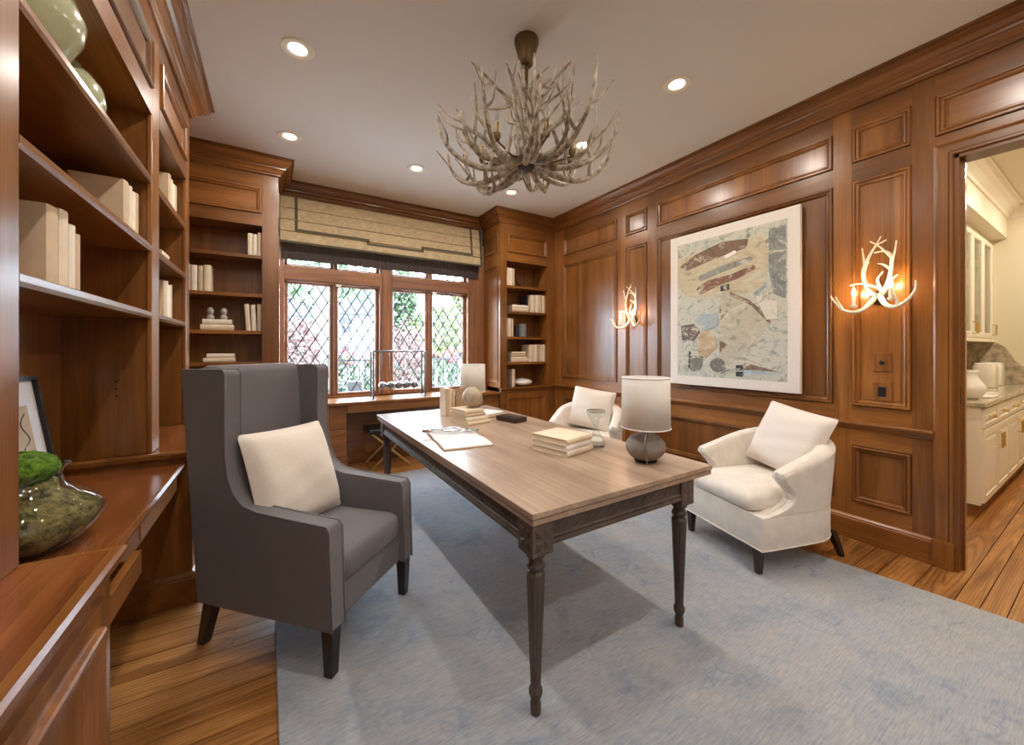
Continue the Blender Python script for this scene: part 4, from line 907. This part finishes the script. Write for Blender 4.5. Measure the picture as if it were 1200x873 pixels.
# ------------------------------------------------------------------ things on the wall bookcase and desk
tag(build(MB().lathe([(.07, 0), (.085, .004), (.13, .06), (.165, .14), (.172, .19), (.15, .25), (.09, .285), (.05, .292), (.045, .3), (.04, .29)], (-.70, 1.80, 2.2045), 36), 'ceramic_vase', 'celadon', smooth='all'), 'large round green glazed vase on the top shelf of the wall bookcase', 'vase')
tag(build(MB().lathe([(.05, 0), (.06, .004), (.095, .05), (.108, .11), (.1, .17), (.07, .215), (.04, .235), (.04, .25), (.034, .24)], (-.69, 2.19, 2.2045), 32), 'ceramic_vase', 'celadon', smooth='all'), 'smaller round green glazed vase beyond the large one on the top shelf', 'vase')
VX, VY, VZ = -.635, 1.70, .741
mv = T('moss_vase', 'wide clear glass bowl vase filled with moss on the wall desk', 'vase', (VX, VY, VZ))
VP = [(.08, .0), (.1, .004), (.142, .03), (.172, .066), (.18, .092), (.168, .124), (.132, .156), (.1, .178), (.088, .196), (.085, .212), (.09, .228), (.1, .238), (.104, .24)]
build(MB().lathe(VP, (VX, VY, VZ), 56, cap1=False), 'glass_bowl', 'vglass', mv, smooth='all')
mm = MB().lathe([(.07, .008), (.105, .016), (.145, .042), (.164, .075), (.164, .1), (.145, .125), (.11, .15), (.085, .17), (.076, .195), (.05, .2)], (VX, VY, VZ), 48)
mm.v = [(x + .005 * math.sin(60 * z + 19 * y), y + .005 * math.sin(70 * x), z + .004 * math.sin(50 * x + 40 * y)) for x, y, z in mm.v]; build(mm, 'moss_filling', 'moss2', mv, smooth='all')
dm = MB().sphere((VX, VY, VZ + .236), .084, 40, 24, (1, 1, .62)); rq = random.Random(5); dm.v = [(x + rq.uniform(-.003, .003), y + rq.uniform(-.003, .003), z + rq.uniform(-.003, .003)) for x, y, z in dm.v]
build(dm, 'moss_mound', 'moss', mv, smooth='all')
# framed drawing leaning at the back of the desk
fd = T('framed_drawing', 'black-framed line drawing with white mat leaning on the wall desk', 'picture frame', (-.775, 2.16, .745), local=True, rot=(0, R(-8.5), 0))
fa = lambda a, b, h: (h, a, b)
build(MB().loft((-.19, .19, 0, .48), [(0, 0), (0, .022), (.016, .022), (.016, .008), (.016, 0)], fa, False), 'frame', 'ebony', fd)
build(MB().box(.0, .008, -.176, .176, .014, .466), 'mat_board', 'paper', fd); build(MB().box(.008, .009, -.1, .1, .1, .37), 'drawing_sheet', 'cr2', fd)
m = MB(); m.tube(smoothpath([(.0095, .05, .12), (.0095, .02, .2), (.0095, .07, .24), (.0095, .03, .3), (.0095, .07, .34)]), .002, 5); build(m, 'ink_line', 'ebony', fd)
build(MB().sphere((.0095, .06, .17), .007, 8, 6), 'ink_spot', 'ebony', fd)

# ------------------------------------------------------------------ Newton's cradle on the window desk
nc = T('pendulum_cradle', 'large steel five-ball pendulum cradle on the window desk', 'desk ornament', (1.22, 4.58, ZD))
F0, F1, ya, yb2, zt = .945, 1.545, 4.50, 4.63, 1.305
for x in (F0, F1):
    build(MB().tube([(x, ya, ZD + .011), (x, ya, zt)], .011, 10), 'post', 'steel', nc, smooth=True); build(MB().tube([(x, yb2, ZD + .011), (x, yb2, zt)], .011, 10), 'post', 'steel', nc, smooth=True)
    build(MB().tube([(x, ya, ZD + .011), (x, yb2, ZD + .011)], .01, 10), 'foot_bar', 'steel', nc, smooth=True); build(MB().tube([(x, ya, zt), (x, yb2, zt)], .011, 10), 'end_bar', 'steel', nc, smooth=True)
for yy in (ya, yb2): build(MB().tube([(F0 - .011, yy, zt), (F1 + .011, yy, zt)], .011, 10), 'top_bar', 'steel', nc, smooth=True)
for k in range(5):
    x = 1.06 + k * .093; b = build(MB().sphere((x, (ya + yb2) / 2, .905), .0462, 24, 14), 'ball', 'steel', nc, smooth='all')
    build(MB().tube([(x, ya, zt), (x, (ya + yb2) / 2, .945), (x, yb2, zt)], .0014, 5), 'wire', 'steel', b)

# ------------------------------------------------------------------ things on the writing table
ZT = .7605
def table_lamp(x, y, label, rz=0):
    t = T('table_lamp', label, 'lamp', (x, y, ZT), group='stone table lamps on the writing table')
    build(MB().lathe([(.05, 0), (.055, .004), (.055, .01)], (x, y, ZT), 24), 'foot', 'iron', t, smooth=True)
    mb = MB().sphere((x, y, ZT + .075), .102, 32, 18, (1, .92, .70)); build(mb, 'stone_base', 'stone', t, smooth='all')
    build(MB().lathe([(.017, .14), (.017, .152), (.009, .156), (.009, .18), (.014, .184), (.014, .2)], (x, y, ZT), 14), 'neck', 'iron', t, smooth=True)
    sh = build(MB().lathe([(.120, .172), (.116, .425)], (x, y, ZT), 48, cap0=False, cap1=False), 'lamp_shade', 'shade', t, smooth='all'); s_ = sh.modifiers.new('thickness', 'SOLIDIFY'); s_.thickness = .0025
    for z, r in ((.173, .120), (.424, .116)): build(MB().tube([(x + r * math.cos(a * .2618), y + r * math.sin(a * .2618), ZT + z) for a in range(25)], .003, 6), 'shade_rim', 'paper', sh, smooth='all')
    m = MB()
    for a in range(3): m.tube([(x, y, ZT + .20), (x + .12 * math.cos(a * 2.094), y + .12 * math.sin(a * 2.094), ZT + .2)], .002, 5)
    build(m, 'spider', 'iron', t)
    build(MB().sphere((x, y, ZT + .25), .03, 16, 10, (1, 1, 1.3)), 'light_bulb', 'ceramic', t, smooth='all')
    build(MB().tube(smoothpath([(x - .012, y - .01, ZT + .17), (x - .05, y - .045, ZT + .165), (x - .075, y - .06, ZT + .12), (x - .082, y - .068, ZT + .06), (x - .06, y - .06, ZT + .004)]), .0028, 6), 'cord', 'steel', t, smooth='all')
table_lamp(1.605, 1.305, 'table lamp with round grey stone base and white drum shade next to the hourglass'); table_lamp(1.585, 3.27, 'table lamp with round grey stone base and white drum shade behind the mottled ball')
def stack(P, ang, items, label, group, long_first=True, mats=('cr1', 'cr3', 'cr2')):
    e1 = Vector((math.cos(ang), math.sin(ang), 0)); e2 = Vector((-math.sin(ang), math.cos(ang), 0)); z = ZT
    for i, (a, b, th, dx, dy) in enumerate(items):
        p = Vector((P[0], P[1], 0)) + e1 * dx + e2 * dy; p.z = z + th / 2
        book(tuple(p + e1 * (a / 2) * 0), tuple(-e2), ZA, tuple(e1), b, th - .001, a, mats[i % len(mats)], label.replace('#', pile(i, len(items))), group); z += th
    return z
stack((1.302, 1.555), R(13), [(.236, .25, .03, 0, 0), (.236, .25, .032, -.002, .004), (.232, .25, .03, .0, .002)], '# hardback of the neat three-book pile beside the hourglass', 'three-book pile on the table', mats=('cr3', 'paper', 'cr1'))
zt2 = stack((1.215, 2.585), R(10), [(.22, .25, .026, 0, 0), (.2, .24, .03, 0, .02), (.19, .22, .024, -.005, .03), (.175, .2, .03, .0, .04)], '# cream book in the four-book pile under the mottled ball', 'four-book pile on the table')
tag(build(MB().sphere((1.325, 2.74, zt2 + .0795), .08, 32, 18), 'decor_ball', 'sphere', smooth='all'), 'mottled round ball resting on the four-book pile', 'ball')
for i, (dx, h) in enumerate(((0, .235), (.03, .235), (.062, .225))):
    book((1.235 + dx, 3.04 + dx * .2, ZT), (-.1, -.995, 0), (.995, -.1, 0), ZA, .18, .028, h, ('cr2', 'cr1', 'cr2')[i], ORD[2 - i] + ' upright tan hardback from the kraft bookend on the table', 'upright books on the table')
tag(build(MB().box(1.325, 1.455, 3.06, 3.085, ZT, ZT + .232), 'bookend', 'cr4', bevel=.004), 'flat kraft panel bookend beside the upright table books', 'bookend')
stack((1.475, 2.77), R(20), [(.2, .19, .022, 0, 0), (.2, .19, .016, .0, .003)], '# book of the flat pair beside the dark wooden box', 'pair of white books on the table', mats=('cr2', 'paper'))
bxw = T('wooden_box', 'small dark wooden box with inset lid at the table edge', 'box', (1.60, 2.60, ZT), R(12), local=True)
build(MB().box(-.065, .065, -.11, .11, .0, .038), 'body', 'espresso', bxw, bevel=.003); build(MB().box(-.045, .045, -.09, .09, .038, .041), 'lid_inset', 'iron', bxw); build(MB().box(-.008, .008, -.1, .1, .041, .0425), 'lid_strip', 'wy', bxw)
ob = T('open_magazine', 'open white magazine lying flat on the table', 'magazine', (.985, 2.25, ZT), R(-8), local=True)
build(MB().box(-.15, .15, -.255, .255, 0, .004), 'cover', 'cr4', ob)
for s in (-1, 1):
    rr = [[(-.145, s * (.002 + .246 * k / 10), .004), (.145, s * (.002 + .246 * k / 10), .004)] for k in range(11)]
    tp = [[(x, y, .0045 + .012 * math.sin(math.pi * min(1, (abs(y) + .02) / .3)) ** .7) for x, y, _ in r] for r in rr]
    build(MB().rings([[r[0], r[1], t_[1], t_[0]] for r, t_ in zip(rr, tp)]), 'page_block', 'paper', ob, smooth=True)
mg = T('magnifying_glass', 'silver-handled magnifying glass lying on the open magazine', 'magnifying glass', (.93, 2.40, ZT + .022), R(-16), local=True)
build(MB().tube([(-.12, 0, .012), (-.11, 0, .012), (.0, 0, .012), (.02, 0, .012)], [.006, .012, .011, .006], 14), 'handle', 'chrome', mg, smooth='all')
build(MB().tube([(.075 + .055 * math.cos(a * .2618), .055 * math.sin(a * .2618), .012) for a in range(25)], .006, 8), 'rim', 'chrome', mg, smooth='all')
build(MB().lathe([(.054, -.002), (.03, .003), (.001, .005)], (.075, 0, .012), 24), 'lens', 'vglass', mg, smooth='all')
tag(build(MB().tube([(1.12 + .045 * math.cos(a * .2618), 2.335 + .045 * math.sin(a * .2618), ZT + .026) for a in range(25)], .008, 8), 'metal_ring', 'chrome', smooth='all'), 'polished silver ring beside the magnifying glass', 'ring')
hg = T('hourglass', 'clear glass hourglass with white sand on the table', 'hourglass', (1.605, 1.66, ZT))
HG = [(.052, .0), (.052, .012), (.05, .02), (.047, .035), (.03, .065), (.012, .095), (.006, .107), (.012, .119), (.03, .149), (.047, .179), (.053, .196), (.053, .21)]
build(MB().lathe(HG, (1.605, 1.66, ZT), 32), 'glass_body', 'vglass', hg, smooth='all')
build(MB().lathe([(.043, .013), (.043, .036), (.03, .048), (.004, .056)], (1.605, 1.66, ZT), 24), 'sand', 'sand', hg, smooth=True)
for z in (0, .2): build(MB().lathe([(.05, z), (.054, z + .002), (.054, z + .01), (.05, z + .012)], (1.605, 1.66, ZT), 32), 'glass_end', 'vglass', hg, smooth=True)

# ------------------------------------------------------------------ pantry beyond the doorway
PX0, PX1, PY0, PY1, PZ = XR + .13, 7.5, -1.1, 1.25, 3.05
pb = MB().box(PX0, PX1 + .1, PY1, PY1 + .1, 0, PZ); structure(build(pb, 'wall_pantry_back', 'pwall'))
structure(build(MB().box(PX1, PX1 + .1, PY0, PY1, 0, PZ), 'wall_pantry_end', 'pwall')); structure(build(MB().box(PX0, PX1 + .1, PY0 - .1, PY0, 0, PZ), 'wall_pantry_front', 'pwall'))
structure(build(MB().box(PX0 - .0, PX1 + .1, PY0 - .1, PY1 + .1, PZ, PZ + .1), 'ceiling', 'pwall'))
structure(build(MB().box(PX0, PX0 + .01, D1 + .05, PY1, 0, PZ), 'wall_pantry_side', 'pwall')); structure(build(MB().box(PX0, PX0 + .01, PY0, D0 - .05, 0, PZ), 'wall_pantry_side', 'pwall'))
sf = structure(build(MB().box(PX0 + .01, PX1, .80, PY1, 2.66, PZ), 'trim_6', 'white'))
build(MB().sweep([(PX0 + .01, .80), (PX1, .80)], [(0, 2.9), (.012, 2.9), (.02, 2.93), (.06, 2.98), (.1, 3.0), (.105, 3.03), (.13, 3.035), (.13, PZ - .001), (0, PZ - .001)], -1), 'cornice', 'white', sf)
structure(build(MB().sweep([(PX1, .80), (PX1, PY0)], [(0, 2.9), (.012, 2.9), (.02, 2.93), (.06, 2.98), (.1, 3.0), (.105, 3.03), (.13, 3.035), (.13, PZ - .001), (0, PZ - .001)], -1), 'trim_7', 'white'))
pc = T('pantry_cabinet', 'run of cream-painted base cabinets with brass bar pulls in the pantry', 'cabinet', (6.1, .94, 0))
build(MB().box(4.70, PX1 - .004, .63, PY1 - .002, .1, .87), 'body', 'white', pc); build(MB().box(4.78, PX1 - .004, .71, PY1 - .002, 0, .1), 'toe_kick', 'oak', pc)
xe = 4.72
for k in range(5):
    a, b = xe + k * .55, xe + (k + 1) * .55 - .008
    d = build(MB().loft((a, b, .12, .69), [(0, 0), (0, .018), (.05, .02), (.056, .012), (.066, .01), (.08, .018), (.09, .02)], onF(.63)), 'cabinet_door', 'white', pc)
    hx = b - .04 if k % 2 == 0 else a + .04
    m = MB().tube([(hx, .612, .5), (hx, .58, .5), (hx, .58, .62), (hx, .612, .62)], .007, 8); build(m, 'bar_pull', 'brass', d)
    d = build(MB().loft((a, b, .71, .855), [(0, 0), (0, .018), (.03, .02), (.036, .012), (.044, .012), (.054, .018)], onF(.63)), 'drawer', 'white', pc)
    m = MB().tube([((a + b) / 2 - .06, .612, .785), ((a + b) / 2 - .06, .58, .785), ((a + b) / 2 + .06, .58, .785), ((a + b) / 2 + .06, .612, .785)], .007, 8); build(m, 'bar_pull', 'brass', d)
tag(build(MB().box(4.68, PX1 - .002, .6, PY1 - .004, .872, .91), 'granite_countertop', 'granite', bevel=.006), 'speckled grey-beige granite countertop on the pantry cabinets', 'countertop')
sp = T('granite_backsplash', 'granite backsplash with a scrolled end behind the pantry counter', 'backsplash', (6.2, 1.2, .911))
build(MB().box(4.68, PX1 - .022, PY1 - .022, PY1 - .003, .911, 1.405), 'rear_slab', 'granite', sp)
og = [(.62, .911), (PY1 - .024, .911), (PY1 - .024, 1.405), (.92, 1.405), (.87, 1.405), (.82, 1.36), (.78, 1.28), (.74, 1.19), (.69, 1.13), (.64, 1.1), (.62, 1.09)]
build(MB().prism(og, lambda a, b, h: (PX1 - h, a, b), .002, .02), 'scrolled_slab', 'granite', sp)
uc = T('pantry_wall_cabinet', 'cream-painted glass-fronted wall cabinets above the pantry counter', 'cabinet', (6.2, 1.07, 1.44))
build(MB().box(4.70, 4.72, .92, PY1 - .003, 1.44, 2.655), 'side_panel', 'white', uc); build(MB().box(PX1 - .04, PX1 - .002, .905, PY1 - .003, 1.44, 2.655), 'side_panel', 'white', uc)
build(MB().box(4.72, PX1 - .04, .92, PY1 - .003, 1.44, 1.46), 'bottom', 'white', uc); build(MB().box(4.72, PX1 - .04, .92, PY1 - .003, 2.6, 2.655), 'top', 'white', uc); build(MB().box(4.72, PX1 - .04, PY1 - .02, PY1 - .004, 1.46, 2.6), 'back', 'white', uc)
build(MB().box(4.70, PX1 - .002, .89, .93, 1.41, 1.445), 'light_rail', 'white', uc, bevel=.006)
for z in (1.75, 2.05, 2.35): build(MB().box(4.72, PX1 - .04, .96, PY1 - .02, z, z + .015), 'shelf', 'white', uc)
for k in range(5):
    a, b = xe + k * .545, xe + (k + 1) * .545 - .006
    d = build(MB().loft((a, b, 1.46, 2.6), [(0, 0), (0, .018), (.05, .02), (.06, .01), (.06, -.002), (0, -.002), (0, 0)], onF(.92), False), 'glass_door', 'white', uc)
    build(MB().box(a + .055, b - .055, .914, .918, 1.515, 2.545), 'pane', 'vglass', d)
    hx = b - .03 if k % 2 == 0 else a + .03
    build(MB().tube([(hx, .902, 1.5), (hx, .87, 1.5), (hx, .87, 1.62), (hx, .902, 1.62)], .007, 8), 'bar_pull', 'brass', d)
pj = T('white_pitcher', 'white ceramic pitcher on the pantry counter next to the canisters', 'pitcher', (5.0, .735, .911))
build(MB().lathe([(.05, 0), (.07, .015), (.096, .065), (.1, .1), (.08, .14), (.055, .18), (.05, .22), (.06, .24)], (5.0, .735, .911), 28), 'body', 'ceramic', pj, smooth='all'); build(MB().tube(smoothpath([(5.05, .735, 1.13), (5.11, .735, 1.12), (5.12, .735, 1.04), (5.09, .735, 1.01)]), .012, 8), 'handle', 'ceramic', pj, smooth='all')
for i, (x, yy) in enumerate(((6.66, .86), (7.12, .865))):
    c = T('canister', ('white rounded canister next to the pitcher on the pantry counter', 'white rounded canister next to the granite end on the pantry counter')[i], 'canister', (x, yy, .911), group='pair of white canisters on the pantry counter')
    build(MB().rings([[(x + (a) * s, yy + b * s, z) for a, b in rounded_poly([(-.13, -.08), (.13, -.08), (.13, .08), (-.13, .08)], .05)] for s, z in ((.96, .912), (1, .92), (1, 1.13), (.94, 1.15))]), 'body', 'ceramic', c, smooth=True)
    build(MB().rings([[(x + (a) * s, yy + b * s, z) for a, b in rounded_poly([(-.12, -.07), (.12, -.07), (.12, .07), (-.12, .07)], .05)] for s, z in ((1, 1.151), (1, 1.165), (.9, 1.175))]), 'lid', 'ceramic', c, smooth=True)
ty = T('serving_tray', 'small white tray on the pantry counter edge', 'tray', (5.35, .68, .911))
build(MB().box(5.2, 5.5, .63, .735, .9115, .92), 'tray_bed', 'ceramic', ty, bevel=.004); build(MB().box(5.48, 5.5, .63, .735, .92, .945), 'tray_lip', 'ceramic', ty, bevel=.004)
for x, y in ((4.3, .1), (5.6, .1), (6.8, .1)):
    t = T('recessed_light', 'round recessed light in the pantry ceiling', 'ceiling light', (x, y, PZ), group='pantry ceiling lights')
    build(MB().lathe([(.058, -.001), (.07, -.009), (.094, -.001)], (x, y, PZ), 28, cap0=False, cap1=False), 'trim_ring', 'white', t, smooth=True); build(MB().lathe([(.056, -.002), (.001, -.003)], (x, y, PZ), 28, cap0=False), 'lens', 'lens', t)
    lamp('can_light', 'AREA', (x, y, PZ - .012), PANTRY_POWER, (1, .86, .66), t, .1)

# ------------------------------------------------------------------ garden and street outside
GZ = -.35
structure(build(MB().box(-8, 12, YW + .2, 8.4, GZ - .3, GZ + .02), 'bounce_terrace', plain('bounce_paving', (200, 196, 188), .9, noise=.08, nscale=3))); structure(build(MB().box(-60, 90, 8.4, 15, GZ - .3, GZ), 'lawn', 'lawn')); structure(build(MB().box(-60, 90, 15, 24, GZ - .3, GZ + .01), 'street', 'road')); structure(build(MB().box(-60, 90, 24, 90, GZ - .3, GZ + .02), 'far_lawn', 'lawn'))  # pale ground by the window added out of view to bounce daylight onto the ceiling
fe = T('iron_fence', 'black iron picket fence between the lawn and the street', 'fence', (4, 11, GZ))
pm_ = bpy.data.meshes.new('picket'); pb_ = MB().tube([(0, 0, 0), (0, 0, 1.5), (0, 0, 1.56)], [.014, .014, .003], 5); pm_.from_pydata(pb_.v, [], pb_.f); pm_.materials.append(M['iron'])
for k in range(110):
    o = bpy.data.objects.new('picket', pm_); COL.objects.link(o); o.parent = fe; o.location = (-7 + k * .15, 0, 0)
for z in (.15, 1.35): build(MB().box(-3.1, 13.4, 10.985, 11.015, GZ + z, GZ + z + .04), 'fence_rail', 'iron', fe)
def leaves(c, rad, n, size, seed):
    q = random.Random(seed); m = MB(); vs, fs = [], []
    for i in range(n):
        d = Vector((q.gauss(0, 1), q.gauss(0, 1), q.gauss(0, 1))).normalized(); r = q.uniform(.35, 1) ** .5
        p = Vector((c[0] + d.x * rad[0] * r, c[1] + d.y * rad[1] * r, c[2] + d.z * rad[2] * r * (1 + .25 * math.sin(3 * d.x + 4 * d.y))))
        u = Vector((q.gauss(0, 1), q.gauss(0, 1), q.gauss(0, 1))).normalized(); w = u.orthogonal().normalized(); s = size * q.uniform(.6, 1.4)
        k = len(vs); vs += [p - u * s, p + w * s * .5, p + u * s, p - w * s * .5]; fs.append((k, k + 1, k + 2, k + 3))
    return m.add(vs, fs)
def tree(x, y, zc, rad, n, size, m, label, seed, trunk_r=.09, cat='tree', name='tree'):
    t = T(name, label, cat, (x, y, GZ)); build(MB().tube([(x, y, GZ), (x + .05, y, (GZ + zc) / 2), (x, y, zc)], [trunk_r, trunk_r * .8, trunk_r * .4], 10), 'trunk', 'bark', t, smooth='all')
    q = random.Random(seed); c = MB()
    for k in range(4):
        a = q.uniform(0, 6.28); c.tube([(x, y, (GZ + zc) / 2 + .1 * k), (x + rad[0] * .6 * math.cos(a), y + rad[1] * .6 * math.sin(a), zc + rad[2] * q.uniform(-.2, .6))], [trunk_r * .4, trunk_r * .1], 6)
    build(c, 'branch', 'bark', t); f = build(leaves((x, y, zc), rad, n, size, seed), 'foliage', m, t); return t
tw = T('street_tree', 'pale smooth tree trunk rising just outside the left casement', 'tree', (.82, 9, GZ))
build(MB().tube([(.82, 9, GZ), (.80, 9, 1), (.84, 9, 2.4), (.80, 9, 5)], [.19, .15, .14, .1], 14), 'trunk', 'bark', tw, smooth='all'); build(leaves((.8, 9, 4.2), (2.6, 2, 1.6), 3000, .1, 3), 'foliage', 'leafg', tw)
tree(.35, 8, 1.2, (.42, .5, .7), 1500, .05, 'leafr', 'russet-leaved shrub outside the left casement', 21, .03, 'shrub', 'russet_shrub')
tree(2.6, 9, 1.15, (.55, .5, .8), 1700, .05, 'leafr', 'russet-leaved shrub outside the right-hand window', 22, .03, 'shrub', 'russet_shrub')
tree(3.4, 37, 6.2, (4.2, 2.5, 3.6), 3500, .22, 'leafg', 'tall green tree behind the gabled white house', 23, .25)
tree(7.5, 26.5, 4.4, (.8, 2, 3.0), 3000, .2, 'leafg', 'green tree beside the white house across the street', 24, .25)
tree(5.2, 13.6, 2.0, (1.0, .9, 1.3), 2200, .09, 'leafl', 'lime-green tree beyond the fence at the right-hand window', 25, .08)
tree(11.5, 21.5, 4.2, (2.4, 2, 2.2), 3000, .2, 'leafl', 'yellow-green street tree at the far right', 26, .2)
for i in range(9):
    x = .9 + i * .78; s = T('flower_shrub', 'low flowering shrub with red blooms along the iron fence', 'shrub', (x, 11.6, GZ), group='red flowering shrubs along the fence')
    build(leaves((x, 11.6, GZ + .9), (.34, .3, .75), 500, .06, 40 + i), 'foliage', 'leafg', s); build(leaves((x, 11.6, GZ + 1.45), (.32, .3, .28), 120, .06, 60 + i), 'bloom', 'flower', s)
for i in range(14):
    x = -.2 + i * .56; tag(build(leaves((x, 9.8, GZ + .14), (.22, .2, .22), 260, .05, 80 + i), 'border_plant', 'leafg'), 'low leafy border plant in front of the iron fence', 'plant', 'border plants in front of the fence')
ub_ = T('utility_box', 'dark grey utility box standing on the lawn', 'utility box', (1.5, 9.3, GZ)); build(MB().box(1.38, 1.68, 9.15, 9.45, GZ + .55, GZ + .95), 'housing', 'iron', ub_, bevel=.01); build(MB().box(1.48, 1.58, 9.25, 9.35, GZ, GZ + .55), 'post', 'iron', ub_)
def house(x0, x1, y, h, rh, label, wins):
    t = T('house', label, 'house', ((x0 + x1) / 2, y + 3, GZ)); build(MB().box(x0, x1, y, y + 6, GZ, h), 'wall', 'stucco', t)
    xm = (x0 + x1) / 2; build(MB().rings([[(x0 - .3, yy, h), (x1 + .3, yy, h), (x1 + .3, yy, h + .15), (xm, yy, h + rh), (x0 - .3, yy, h + .15)] for yy in (y - .3, y + 6.3)]), 'roof', 'roof', t)
    for a, b, c, d in wins:
        w = build(MB().box(a, b, y - .04, y, c, d), 'window', 'roof', t); build(MB().box(a + .06, b - .06, y - .05, y - .04, c + .06, d - .06), 'window_pane', 'rub', w)
        build(MB().box((a + b) / 2 - .03, (a + b) / 2 + .03, y - .06, y - .05, c, d), 'glazing_bar', 'stucco', w); build(MB().box(a, b, y - .06, y - .05, (c + d) / 2 - .03, (c + d) / 2 + .03), 'glazing_bar', 'stucco', w)
house(-2.4, 2.1, 25, 3.2, 1.3, 'white house with grey roof across the street, behind the pale trunk', [(.2, 1.0, .9, 2.1)])
house(2.9, 6.2, 24.5, 3.4, 1.7, 'gabled white house across the street between the mullions', [(3.3, 3.9, 2.3, 3.2), (3.3, 3.9, .5, 1.5), (4.9, 5.7, .5, 1.5)])
house(8.8, 14, 27, 3.3, 1.3, 'white house with slate roof at the far right across the street', [(9.6, 10.5, .8, 2), (11.4, 12.3, .8, 2)])
